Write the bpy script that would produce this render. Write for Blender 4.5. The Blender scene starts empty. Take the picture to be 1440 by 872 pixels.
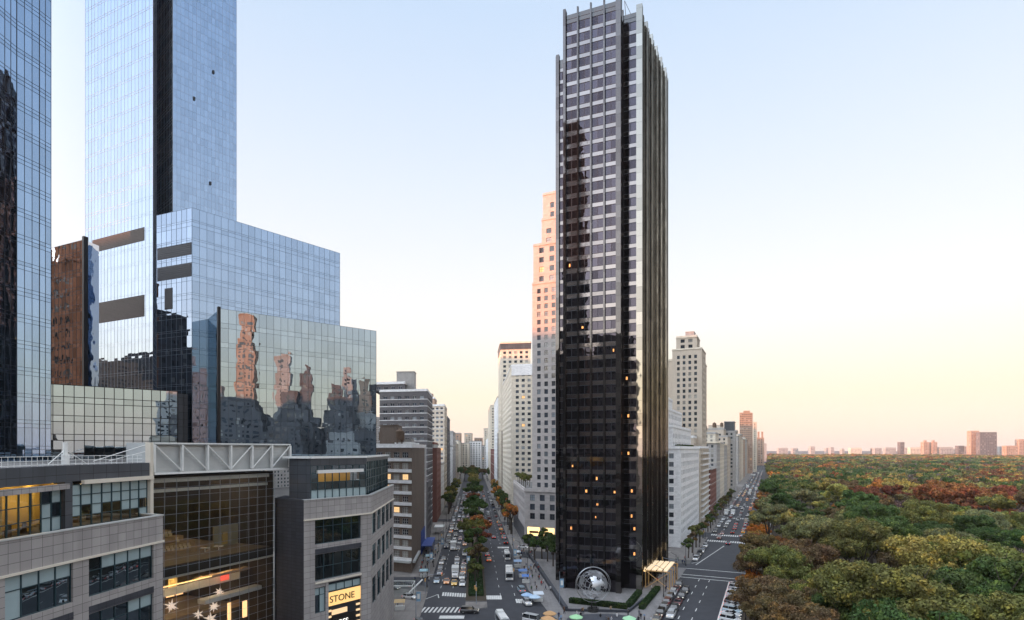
import bpy, bmesh, math, random
import numpy as np
from mathutils import Vector, Matrix
C = bpy.context.scene.collection
scene = bpy.context.scene
random.seed(7)
F = 790.0; CH = 43.0; HY = 632.0; CX = 720.0      # photo geometry used to survey the place

# ---------------------------------------------------------------- camera
cd = bpy.data.cameras.new('camera'); cam = bpy.data.objects.new('camera', cd); C.objects.link(cam)
cam.location = (0, 0, CH); cam.rotation_euler = (math.radians(90), 0, 0)
cd.sensor_width = 36; cd.lens = 36 * F / 1440
cd.shift_y = (HY - 436) / 1440.0
cd.clip_start = 0.5; cd.clip_end = 30000
scene.camera = cam
# ---------------------------------------------------------------- sky, sun, exposure
SUN_ELEV = 3.2; SUN_AZ = math.atan2(-0.93, -0.37)          # direction to the sun in plan: behind, to the left
w = bpy.data.worlds.new('World'); scene.world = w; w.use_nodes = True
nt = w.node_tree; nt.nodes.clear()
out = nt.nodes.new('ShaderNodeOutputWorld'); bg = nt.nodes.new('ShaderNodeBackground')
sky = nt.nodes.new('ShaderNodeTexSky'); sky.sky_type = 'NISHITA'; sky.sun_disc = False
sky.sun_elevation = math.radians(SUN_ELEV); sky.sun_rotation = SUN_AZ
sky.altitude = 50; sky.air_density = 1.0; sky.dust_density = 1.2; sky.ozone_density = 1.5
# evening sky: the physical sky blended with a dusk gradient over elevation
tc = nt.nodes.new('ShaderNodeTexCoord'); sep = nt.nodes.new('ShaderNodeSeparateXYZ')
ramp = nt.nodes.new('ShaderNodeValToRGB'); mixs = nt.nodes.new('ShaderNodeMix'); mixs.data_type = 'RGBA'
nt.links.new(tc.outputs['Generated'], sep.inputs[0]); nt.links.new(sep.outputs['Z'], ramp.inputs[0])
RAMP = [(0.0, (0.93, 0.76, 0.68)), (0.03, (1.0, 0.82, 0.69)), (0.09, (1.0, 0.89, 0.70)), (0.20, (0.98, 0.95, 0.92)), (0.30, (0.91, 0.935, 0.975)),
        (0.42, (0.79, 0.865, 0.975)), (0.62, (0.59, 0.735, 0.94)), (0.78, (1.25, 1.38, 1.55)), (1.0, (1.4, 1.5, 1.65))]  # overhead stops brightened beyond dusk, out of view, to light the land
el = ramp.color_ramp.elements
while len(el) < len(RAMP): el.new(0.5)
for e, (p, c) in zip(el, RAMP): e.position = p; e.color = (*c, 1)
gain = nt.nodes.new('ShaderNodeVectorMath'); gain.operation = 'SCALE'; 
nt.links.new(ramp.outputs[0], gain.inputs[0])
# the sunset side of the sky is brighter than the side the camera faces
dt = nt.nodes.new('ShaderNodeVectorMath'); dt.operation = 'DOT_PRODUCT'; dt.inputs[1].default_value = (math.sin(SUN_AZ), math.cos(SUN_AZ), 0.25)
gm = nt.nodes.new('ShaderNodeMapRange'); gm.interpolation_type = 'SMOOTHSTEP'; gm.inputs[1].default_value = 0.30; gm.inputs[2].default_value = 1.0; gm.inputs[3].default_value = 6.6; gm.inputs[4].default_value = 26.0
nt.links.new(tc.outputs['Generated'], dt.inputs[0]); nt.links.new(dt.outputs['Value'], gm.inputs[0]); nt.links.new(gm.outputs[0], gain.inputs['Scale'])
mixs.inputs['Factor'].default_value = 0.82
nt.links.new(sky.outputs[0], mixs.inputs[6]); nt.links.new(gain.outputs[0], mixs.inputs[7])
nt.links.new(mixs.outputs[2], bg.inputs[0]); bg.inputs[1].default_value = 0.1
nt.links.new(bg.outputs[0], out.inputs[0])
sl = bpy.data.lights.new('sun', 'SUN'); sun = bpy.data.objects.new('sun', sl); C.objects.link(sun)
sl.energy = 5.0; sl.angle = math.radians(0.5); sl.color = (1.0, 0.33, 0.11)
sdir = Vector((math.sin(SUN_AZ) * math.cos(math.radians(SUN_ELEV)), math.cos(SUN_AZ) * math.cos(math.radians(SUN_ELEV)), math.sin(math.radians(SUN_ELEV))))
sun.rotation_euler = sdir.to_track_quat('Z', 'Y').to_euler(); sun.location = (0, -50, 300)
scene.view_settings.view_transform = 'Standard'; scene.view_settings.look = 'None'
scene.view_settings.exposure = 0.92; scene.view_settings.gamma = 1; scene.view_settings.use_curve_mapping = False
scene.render.engine = 'CYCLES'
scene.cycles.use_denoising = True; scene.cycles.max_bounces = 6; scene.cycles.diffuse_bounces = 2; scene.cycles.glossy_bounces = 4
scene.cycles.transparent_max_bounces = 8; scene.cycles.caustics_reflective = False; scene.cycles.caustics_refractive = False
scene.cycles.sample_clamp_indirect = 4

# ---------------------------------------------------------------- survey helpers
def PX(px, Y): return (px - CX) / F * Y
def ZT(py, Y): return CH + (HY - py) / F * Y
def G(px, py, z=0.0):
    Y = F * (CH - z) / (py - HY); return (PX(px, Y), Y)
def pxof(x, y): return CX + F * x / y
dC = Vector((0.416, 0.909)).normalized(); nC = Vector((dC.y, -dC.x))
dB = Vector((-0.0694, 0.9976)).normalized(); nB = Vector((dB.y, -dB.x))
def V2(p): return Vector((p[0], p[1]))
def u_at(p0, p1, px):
    p0, p1 = V2(p0), V2(p1); d = (p1 - p0).normalized(); k = (px - CX) / F
    return (k * p0.y - p0.x) / (d.x - k * d.y)

# ---------------------------------------------------------------- materials
MATS = {}
def newmat(name):
    m = bpy.data.materials.new(name); m.use_nodes = True; nt = m.node_tree
    b = nt.nodes['Principled BSDF']; MATS[name] = m; return m, nt, b
def N(nt, t, **kw):
    n = nt.nodes.new(t)
    for k, v in kw.items(): setattr(n, k, v)
    return n
def tint(nt, col, src, lo, hi):
    """col multiplied by a value that runs lo..hi with src"""
    mr = N(nt, 'ShaderNodeMapRange'); mr.inputs[3].default_value = lo; mr.inputs[4].default_value = hi
    nt.links.new(src, mr.inputs[0])
    vm = N(nt, 'ShaderNodeVectorMath', operation='SCALE')
    if isinstance(col, (tuple, list)): vm.inputs[0].default_value = col[:3]
    else: nt.links.new(col, vm.inputs[0])
    nt.links.new(mr.outputs[0], vm.inputs['Scale']); return vm.outputs[0]
def plain(name, col, rough=0.7, metal=0.0, var=0.15, scale=0.6, spec=0.4, emit=None, es=0):
    m, nt, b = newmat(name)
    b.inputs['Roughness'].default_value = rough; b.inputs['Metallic'].default_value = metal
    b.inputs['Specular IOR Level'].default_value = spec
    if var:
        g = N(nt, 'ShaderNodeNewGeometry'); nz = N(nt, 'ShaderNodeTexNoise'); nz.inputs['Scale'].default_value = scale; nz.inputs['Detail'].default_value = 5
        nt.links.new(g.outputs['Position'], nz.inputs['Vector'])
        nt.links.new(tint(nt, col, nz.outputs[0], 1 - 1.6 * var, 1 + 1.6 * var), b.inputs['Base Color'])
    else: b.inputs['Base Color'].default_value = (*col, 1)
    if emit: b.inputs['Emission Color'].default_value = (*emit, 1); b.inputs['Emission Strength'].default_value = es
    return m
def stone(name, col, bw=1.5, bh=0.75, mortar=0.02, mcol=None, rough=0.75, off=0.0, var=0.18, streak=0.2):
    """wall cladding: panels or bricks laid out along the wall in metres (UV), with weathering"""
    m, nt, b = newmat(name); b.inputs['Roughness'].default_value = rough; b.inputs['Specular IOR Level'].default_value = 0.3
    uv = N(nt, 'ShaderNodeUVMap'); br = N(nt, 'ShaderNodeTexBrick'); br.offset = off
    br.inputs['Scale'].default_value = 1; br.inputs['Brick Width'].default_value = bw; br.inputs['Row Height'].default_value = bh
    br.inputs['Mortar Size'].default_value = mortar; br.inputs['Mortar Smooth'].default_value = 0.1
    c1 = tuple(min(1, c * (1 + var * .5)) for c in col); c2 = tuple(c * (1 - var * .5) for c in col)
    br.inputs['Color1'].default_value = (*c1, 1); br.inputs['Color2'].default_value = (*c2, 1)
    br.inputs['Mortar'].default_value = (*(mcol or tuple(c * .45 for c in col)), 1)
    nt.links.new(uv.outputs[0], br.inputs['Vector'])
    mp = N(nt, 'ShaderNodeMapping'); mp.inputs['Scale'].default_value = (0.5, 0.06, 1); nz = N(nt, 'ShaderNodeTexNoise'); nz.inputs['Scale'].default_value = 1; nz.inputs['Detail'].default_value = 6
    nt.links.new(uv.outputs[0], mp.inputs[0]); nt.links.new(mp.outputs[0], nz.inputs['Vector'])
    c = tint(nt, br.outputs[0], nz.outputs[0], 1 - streak * 1.5, 1 + streak * 1.3)
    nt.links.new(c, b.inputs['Base Color'])
    return m
def glassmat(name, col, refl=0.85, under=(0.02, 0.03, 0.04), wob=0.02, wscale=0.35, rough=0.0, var=0.12):
    """coated curtain-wall glass: mirror with slightly wavy panes"""
    m, nt, b = newmat(name); nt.nodes.remove(b); o = [n for n in nt.nodes if n.type == 'OUTPUT_MATERIAL'][0]
    gl = N(nt, 'ShaderNodeBsdfGlossy'); gl.inputs['Roughness'].default_value = rough
    df = N(nt, 'ShaderNodeBsdfDiffuse'); df.inputs['Color'].default_value = (*under, 1)
    mx = N(nt, 'ShaderNodeMixShader'); g = N(nt, 'ShaderNodeNewGeometry')
    nz = N(nt, 'ShaderNodeTexNoise'); nz.inputs['Scale'].default_value = wscale; nz.inputs['Detail'].default_value = 1.5
    nt.links.new(g.outputs['Position'], nz.inputs['Vector'])
    bp = N(nt, 'ShaderNodeBump'); bp.inputs['Strength'].default_value = 1.0; bp.inputs['Distance'].default_value = wob
    nt.links.new(nz.outputs[0], bp.inputs['Height']); nt.links.new(bp.outputs[0], gl.inputs['Normal'])
    nt.links.new(tint(nt, col, g.outputs['Random Per Island'], 1 - var, 1 + var), gl.inputs['Color'])
    lw = N(nt, 'ShaderNodeLayerWeight'); lw.inputs[0].default_value = 0.35
    mr = N(nt, 'ShaderNodeMapRange'); mr.inputs[3].default_value = refl; mr.inputs[4].default_value = 1.0
    nt.links.new(lw.outputs['Fresnel'], mr.inputs[0]); nt.links.new(mr.outputs[0], mx.inputs[0])
    nt.links.new(df.outputs[0], mx.inputs[1]); nt.links.new(gl.outputs[0], mx.inputs[2]); nt.links.new(mx.outputs[0], o.inputs[0])
    return m
def clearglass(name, tintc=(0.8, 0.85, 0.85), refl=0.12):
    m, nt, b = newmat(name); nt.nodes.remove(b); o = [n for n in nt.nodes if n.type == 'OUTPUT_MATERIAL'][0]
    tr = N(nt, 'ShaderNodeBsdfTransparent'); tr.inputs[0].default_value = (*tintc, 1)
    gl = N(nt, 'ShaderNodeBsdfGlossy'); gl.inputs['Roughness'].default_value = 0.01; gl.inputs['Color'].default_value = (.9, .9, .9, 1)
    lw = N(nt, 'ShaderNodeLayerWeight'); lw.inputs[0].default_value = 0.25
    mr = N(nt, 'ShaderNodeMapRange'); mr.inputs[3].default_value = refl; mr.inputs[4].default_value = 0.9
    mx = N(nt, 'ShaderNodeMixShader'); nt.links.new(lw.outputs['Fresnel'], mr.inputs[0]); nt.links.new(mr.outputs[0], mx.inputs[0])
    nt.links.new(tr.outputs[0], mx.inputs[1]); nt.links.new(gl.outputs[0], mx.inputs[2]); nt.links.new(mx.outputs[0], o.inputs[0]); return m
def windowpane(name, dark=(0.025, 0.032, 0.04), blind=(0.42, 0.40, 0.36), pblind=0.22, plit=0.012, lit=(1.0, 0.55, 0.22), ls=0.6):
    """panes: dark glossy glass, some with drawn blinds, a few lit rooms; varies per window"""
    m, nt, b = newmat(name); b.inputs['Roughness'].default_value = 0.06; b.inputs['Specular IOR Level'].default_value = 0.9
    oi = N(nt, 'ShaderNodeObjectInfo'); g = N(nt, 'ShaderNodeNewGeometry')
    a = N(nt, 'ShaderNodeMath', operation='ADD'); nt.links.new(oi.outputs['Random'], a.inputs[0]); nt.links.new(g.outputs['Random Per Island'], a.inputs[1])
    fr = N(nt, 'ShaderNodeMath', operation='FRACT'); nt.links.new(a.outputs[0], fr.inputs[0])
    r = N(nt, 'ShaderNodeValToRGB'); r.color_ramp.interpolation = 'CONSTANT'
    e = r.color_ramp.elements; e[0].color = (*dark, 1); e[1].position = 1 - pblind - plit; e[1].color = (*blind, 1)
    x = e.new(0.35); x.color = (*(c * 2.2 for c in dark), 1); x = e.new(1 - pblind * .5 - plit); x.color = (*(c * .6 for c in blind), 1)
    x = e.new(1 - plit); x.color = (*(c * .3 for c in lit), 1)
    nt.links.new(fr.outputs[0], r.inputs[0]); nt.links.new(r.outputs[0], b.inputs['Base Color'])
    gt = N(nt, 'ShaderNodeMath', operation='GREATER_THAN'); gt.inputs[1].default_value = 1 - plit; nt.links.new(fr.outputs[0], gt.inputs[0])
    ml = N(nt, 'ShaderNodeMath', operation='MULTIPLY'); ml.inputs[1].default_value = ls; nt.links.new(gt.outputs[0], ml.inputs[0])
    b.inputs['Emission Color'].default_value = (*lit, 1); nt.links.new(ml.outputs[0], b.inputs['Emission Strength'])
    return m
def objcolor(name, rough=0.35, metal=0.0, spec=0.5, coat=0.0):
    m, nt, b = newmat(name); oi = N(nt, 'ShaderNodeObjectInfo'); nt.links.new(oi.outputs['Color'], b.inputs['Base Color'])
    b.inputs['Roughness'].default_value = rough; b.inputs['Metallic'].default_value = metal; b.inputs['Specular IOR Level'].default_value = spec
    b.inputs['Coat Weight'].default_value = coat; return m
def emis(name, col, s):
    m, nt, b = newmat(name); b.inputs['Base Color'].default_value = (*col, 1)
    b.inputs['Emission Color'].default_value = (*col, 1); b.inputs['Emission Strength'].default_value = s; return m

# ---------------------------------------------------------------- mesh builder
def wloc(o):
    v = Vector((0, 0, 0))
    while o is not None: v = v + o.location; o = o.parent
    return v
class MB:
    def __init__(s): s.v = []; s.f = []; s.m = []; s.uv = []; s.has = False
    def face(s, pts, mat=0, uv=None):
        i = len(s.v); s.v.extend(tuple(p) for p in pts); s.f.append(tuple(range(i, i + len(pts)))); s.m.append(mat)
        s.uv.append(uv)
        if uv: s.has = True
    def box(s, x0, x1, y0, y1, z0, z1, mat=0, M=None):
        P = [Vector((x, y, z)) for z in (z0, z1) for y in (y0, y1) for x in (x0, x1)]
        if M is not None: P = [M @ p for p in P]
        i = len(s.v); s.v.extend(tuple(p) for p in P)
        for q in ((0, 2, 3, 1), (4, 5, 7, 6), (0, 1, 5, 4), (1, 3, 7, 5), (3, 2, 6, 7), (2, 0, 4, 6)):
            s.f.append(tuple(i + k for k in q)); s.m.append(mat); s.uv.append(None)
    def prism(s, poly, z0, z1, mat=0, cap=True, top=None, bottom=True):
        n = len(poly); acc = 0
        for k in range(n):
            a, b = poly[k], poly[(k + 1) % n]; L = math.hypot(b[0] - a[0], b[1] - a[1])
            s.face([(a[0], a[1], z0), (b[0], b[1], z0), (b[0], b[1], z1), (a[0], a[1], z1)], mat, [(acc, z0), (acc + L, z0), (acc + L, z1), (acc, z1)]); acc += L
        if cap:
            s.face([(p[0], p[1], z1) for p in poly], mat if top is None else top, [(p[0], p[1]) for p in poly])
            if bottom: s.face([(p[0], p[1], z0) for p in reversed(poly)], mat)
    def seg(s, p0, p1, z0, z1, w0, w1, mat=0):
        """box along plan segment p0-p1, from outward offset w0 to w1 (outward = right of travel)"""
        p0, p1 = V2(p0), V2(p1); d = (p1 - p0).normalized(); n = Vector((d.y, -d.x))
        a, b, c, e = p0 + n * w1, p1 + n * w1, p1 + n * w0, p0 + n * w0
        s.prism([a, b, c, e], z0, z1, mat)
    def rod(s, a, b, r, n=6, mat=0, r2=None, cap=True):
        a, b = Vector(a), Vector(b); d = b - a
        if d.length < 1e-6: return
        q = d.to_track_quat('Z', 'Y'); r2 = r if r2 is None else r2; i = len(s.v)
        for (c, rr) in ((a, r), (b, r2)):
            for k in range(n):
                t = 2 * math.pi * k / n; s.v.append(tuple(c + q @ Vector((rr * math.cos(t), rr * math.sin(t), 0))))
        for k in range(n):
            s.f.append((i + k, i + (k + 1) % n, i + n + (k + 1) % n, i + n + k)); s.m.append(mat); s.uv.append(None)
        if cap:
            s.f.append(tuple(i + n + k for k in range(n))); s.m.append(mat); s.uv.append(None)
            s.f.append(tuple(i + n - 1 - k for k in range(n))); s.m.append(mat); s.uv.append(None)
    def mesh(s, name, mats, org=(0, 0, 0), smooth=False):
        me = bpy.data.meshes.new(name); ox, oy, oz = org
        me.from_pydata([(x - ox, y - oy, z - oz) for x, y, z in s.v], [], s.f)
        for m in mats: me.materials.append(m)
        me.polygons.foreach_set('material_index', s.m)
        if smooth: me.polygons.foreach_set('use_smooth', [True] * len(s.f))
        if s.has:
            L = me.uv_layers.new(name='UVMap'); flat = []
            for f, u in zip(s.f, s.uv):
                if u is None: flat.extend([0.0] * (2 * len(f)))
                else:
                    for q in u: flat.extend((q[0], q[1]))
            L.data.foreach_set('uv', flat)
        me.update(); return me
    def build(s, name, mats, parent=None, smooth=False):
        if not isinstance(mats, (list, tuple)): mats = [mats]
        org = wloc(parent) if parent else (0, 0, 0)
        o = bpy.data.objects.new(name, s.mesh(name, mats, org, smooth)); C.objects.link(o); o.parent = parent; return o
def tag(o, label, cat, group=None):
    o['label'] = label; o['category'] = cat
    if group: o['group'] = group
    return o
def thing(name, label, cat, loc=(0, 0, 0), group=None):
    o = bpy.data.objects.new(name, None); C.objects.link(o); o.location = loc; o.empty_display_size = 0.5
    return tag(o, label, cat, group)
def struct(o, kind='structure'): o['kind'] = kind; return o
def copy_tree(root, loc=None, rotz=None, color=None, label=None, group=None, parent=None):
    c = root.copy(); C.objects.link(c); c.parent = parent
    if loc is not None: c.location = loc
    if rotz is not None: c.rotation_euler = (0, 0, rotz)
    if label: c['label'] = label
    if group: c['group'] = group
    if color is not None and c.type == 'MESH': c.color = color
    for ch in root.children: copy_tree(ch, color=color, parent=c)
    return c
ORD = 'first second third fourth fifth sixth seventh eighth ninth tenth eleventh twelfth thirteenth fourteenth fifteenth sixteenth seventeenth eighteenth nineteenth'.split()
TENS = {2: 'twent', 3: 'thirt', 4: 'fort', 5: 'fift', 6: 'sixt', 7: 'sevent', 8: 'eight', 9: 'ninet'}
def ordw(n):
    if n <= 19: return ORD[n - 1]
    t, r = divmod(n, 10); return TENS[t] + ('ieth' if r == 0 else 'y-' + ORD[r - 1])

# ---------------------------------------------------------------- material library
stone_twc = stone('grey_granite', (0.365, 0.342, 0.332), 1.25, 1.05, 0.025, (0.12, 0.11, 0.11))
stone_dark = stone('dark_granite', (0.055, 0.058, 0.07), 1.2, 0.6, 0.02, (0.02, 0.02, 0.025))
panel_dark = stone('dark_metal_panel', (0.075, 0.082, 0.095), 2.0, 1.6, 0.03, (0.02, 0.02, 0.02), rough=0.4)
limestone = stone('limestone', (0.47, 0.43, 0.41), 1.6, 0.8, 0.012, (0.40, 0.36, 0.34), streak=0.08, off=0.5)
whitestone = stone('white_stone', (0.779, 0.779, 0.780), 1.2, 0.6, 0.012, (0.44, 0.42, 0.40), streak=0.08, off=0.5)
tanstone = stone('tan_stone', (0.572, 0.494, 0.403), 1.2, 0.6, 0.012, (0.3, 0.26, 0.2), streak=0.12, off=0.5)
beigebrick = stone('beige_brick', (0.546, 0.468, 0.377), 0.4, 0.14, 0.012, (0.34, 0.3, 0.26), streak=0.1, off=0.5)
brownbrick = stone('brown_brick', (0.169, 0.130, 0.104), 0.4, 0.14, 0.012, (0.09, 0.07, 0.06), streak=0.22, off=0.5)
redbrick = stone('red_brick', (0.22, 0.085, 0.065), 0.4, 0.14, 0.012, (0.16, 0.10, 0.09), streak=0.15, off=0.5)
darkbrick = stone('dark_grey_brick', (0.137, 0.130, 0.137), 0.4, 0.14, 0.012, (0.1, 0.1, 0.1), streak=0.12, off=0.5)
pinkbrick = stone('pink_brick', (0.44, 0.29, 0.21), 0.4, 0.14, 0.012, (0.28, 0.24, 0.2), streak=0.12, off=0.5)
greystone = stone('grey_stone', (0.390, 0.377, 0.364), 1.2, 0.6, 0.012, streak=0.15, off=0.5)
yellowstone = stone('cream_stone', (0.650, 0.585, 0.481), 1.2, 0.6, 0.012, (0.32, 0.28, 0.23), streak=0.12, off=0.5)
roofmat = plain('roof_gravel', (0.16, 0.155, 0.15), 0.95, var=0.25, scale=0.4)
roofdark = plain('roof_tar', (0.06, 0.06, 0.065), 0.9, var=0.25, scale=0.5)
glass_shade = glassmat('shaded_blue_mirror_glass', (0.17, 0.22, 0.30), 0.8, wob=0.005, wscale=0.3)  # middle block's blue glass again, shade put into the colour for its left face
glass_pale = glassmat('pale_mirror_glass', (0.25, 0.30, 0.37), 0.82, wob=0.006, var=0.05)
glass_blue = glassmat('blue_mirror_glass', (0.40, 0.53, 0.72), 0.82, wob=0.005, wscale=0.3, var=0.08)
glass_low = glassmat('wavy_mirror_glass', (0.42, 0.52, 0.60), 0.82, wob=0.015, wscale=0.22, var=0.10)
glass_copper = glassmat('rippled_mirror_glass', (0.62, 0.62, 0.66), 0.84, wob=0.05, wscale=0.35, var=0.3)
glass_south = glassmat('steel_blue_glass', (0.34, 0.48, 0.68), 0.82, wob=0.008, wscale=0.30, var=0.10)
glass_navy = glassmat('navy_glass', (0.10, 0.17, 0.27), 0.7, wob=0.02, var=0.3)
glass_bronze = glassmat('bronze_glass', (0.105, 0.095, 0.115), 0.45, (0.010, 0.009, 0.010), wob=0.012, wscale=0.4, var=0.4)
panel_bronze = glassmat('light_spandrel_panel', (0.27, 0.245, 0.235), 0.75, (0.04, 0.035, 0.035), wob=0.012, wscale=0.5, rough=0.08, var=0.12)
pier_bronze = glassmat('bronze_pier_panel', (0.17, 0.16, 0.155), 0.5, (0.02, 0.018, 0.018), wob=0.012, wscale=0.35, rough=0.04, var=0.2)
pier_side = glassmat('sky_lit_bronze_pier_panel', (0.40, 0.375, 0.33), 0.6, (0.02, 0.018, 0.018), wob=0.012, wscale=0.35, rough=0.03, var=0.2)  # same bronze piers, sky brightness put into the colour on the right side
mull_dark = plain('dark_mullion', (0.03, 0.035, 0.045), 0.5, 0.3, var=0)
mull_blue = plain('blue_grey_mullion', (0.10, 0.14, 0.19), 0.45, 0.4, var=0)
mull_pale = plain('pale_mullion', (0.42, 0.46, 0.52), 0.4, 0.5, var=0)
mull_mid = plain('grey_mullion', (0.30, 0.34, 0.40), 0.45, 0.4, var=0)
teal_frame = plain('teal_window_frame', (0.030, 0.065, 0.080), 0.4, 0.3, var=0)
white_metal = plain('white_painted_metal', (0.78, 0.79, 0.77), 0.5, 0.0, var=0.08, scale=1.5)
cream_metal = plain('cream_metal', (0.72, 0.66, 0.56), 0.5, 0.0, var=0.06)
louvre_pale = plain('pale_grey_cladding', (0.50, 0.52, 0.52), 0.5, 0.2, var=0.08, scale=1.0)
steel = plain('stainless_steel', (0.50, 0.51, 0.53), 0.35, 1.0, var=0.05)
blackmetal = plain('black_metal', (0.02, 0.02, 0.022), 0.45, 0.5, var=0)
vent_brown = plain('brown_vent', (0.07, 0.055, 0.05), 0.6, 0.2, var=0.2, scale=2)
pane = windowpane('window_pane')
pane_plain = windowpane('window_pane_unlit', plit=0.0)
pane_cool = windowpane('window_pane_cool', (0.03, 0.035, 0.045), (0.30, 0.33, 0.36), 0.25, 0.012)
pane_warm = windowpane('window_pane_warm', (0.02, 0.022, 0.026), (0.36, 0.36, 0.33), 0.30, 0.14, (1.0, .62, .28), 0.6)
frame_white = plain('white_window_frame', (0.55, 0.55, 0.54), 0.5, var=0)
frame_dark = plain('dark_window_frame', (0.045, 0.05, 0.055), 0.5, var=0)
# ---------------------------------------------------------------- building kit
def window_template(w_, h_, nx=2, nz=2, fr=0.09, sill=True):
    """local: x along wall, z up from the opening's lower left corner, y inward"""
    m = MB(); d = 0.0
    m.face([(0, .03, 0), (w_, .03, 0), (w_, .03, h_), (0, .03, h_)], 0)
    m.box(0, fr, -.04, .02, 0, h_, 1); m.box(w_ - fr, w_, -.04, .02, 0, h_, 1)
    m.box(fr, w_ - fr, -.04, .02, 0, fr, 1); m.box(fr, w_ - fr, -.04, .02, h_ - fr, h_, 1)
    for i in range(1, nx): x = w_ * i / nx; m.box(x - fr * .4, x + fr * .4, -.035, .015, fr, h_ - fr, 1)
    for i in range(1, nz): z = h_ * i / nz; m.box(fr, w_ - fr, -.03, .01, z - fr * .4, z + fr * .4, 1)
    return m
def wall_open(mb, p0, p1, z0, z1, us, vs, depth=0.25, mat=0, u00=0.0):
    """wall face with recessed openings at columns us x rows vs"""
    p0, p1 = V2(p0), V2(p1); L = (p1 - p0).length; d = (p1 - p0) / L; n = Vector((d.y, -d.x))
    def P(u, z, w_=0): q = p0 + d * u - n * w_; return (q.x, q.y, z)
    def rect(u0, u1, a, b):
        if u1 - u0 > 1e-4 and b - a > 1e-4:
            mb.face([P(u0, a), P(u1, a), P(u1, b), P(u0, b)], mat, [(u00 + u0, a), (u00 + u1, a), (u00 + u1, b), (u00 + u0, b)])
    z = z0
    for (a, b) in vs:
        rect(0, L, z, a); u = 0
        for (s, t) in us:
            rect(u, s, a, b); u = t
            for q in (((s, a), (s, b)), ((t, b), (t, a)), ((s, b), (t, b)), ((t, a), (s, a))):
                (ua, za), (ub, zb) = q
                mb.face([P(ua, za, 0), P(ub, zb, 0), P(ub, zb, depth), P(ua, za, depth)][::-1], mat, [(u00 + ua, za), (u00 + ub, zb), (u00 + ub + .2, zb), (u00 + ua + .2, za)][::-1])
        rect(u, L, a, b); z = b
    rect(0, L, z, z1)
WCACHE = {}
def facing(p, n):
    return (-p[0]) * n[0] + (-p[1]) * n[1] > 0 and p[1] > 5 and -60 < pxof(p[0], p[1]) < 1500
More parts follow.
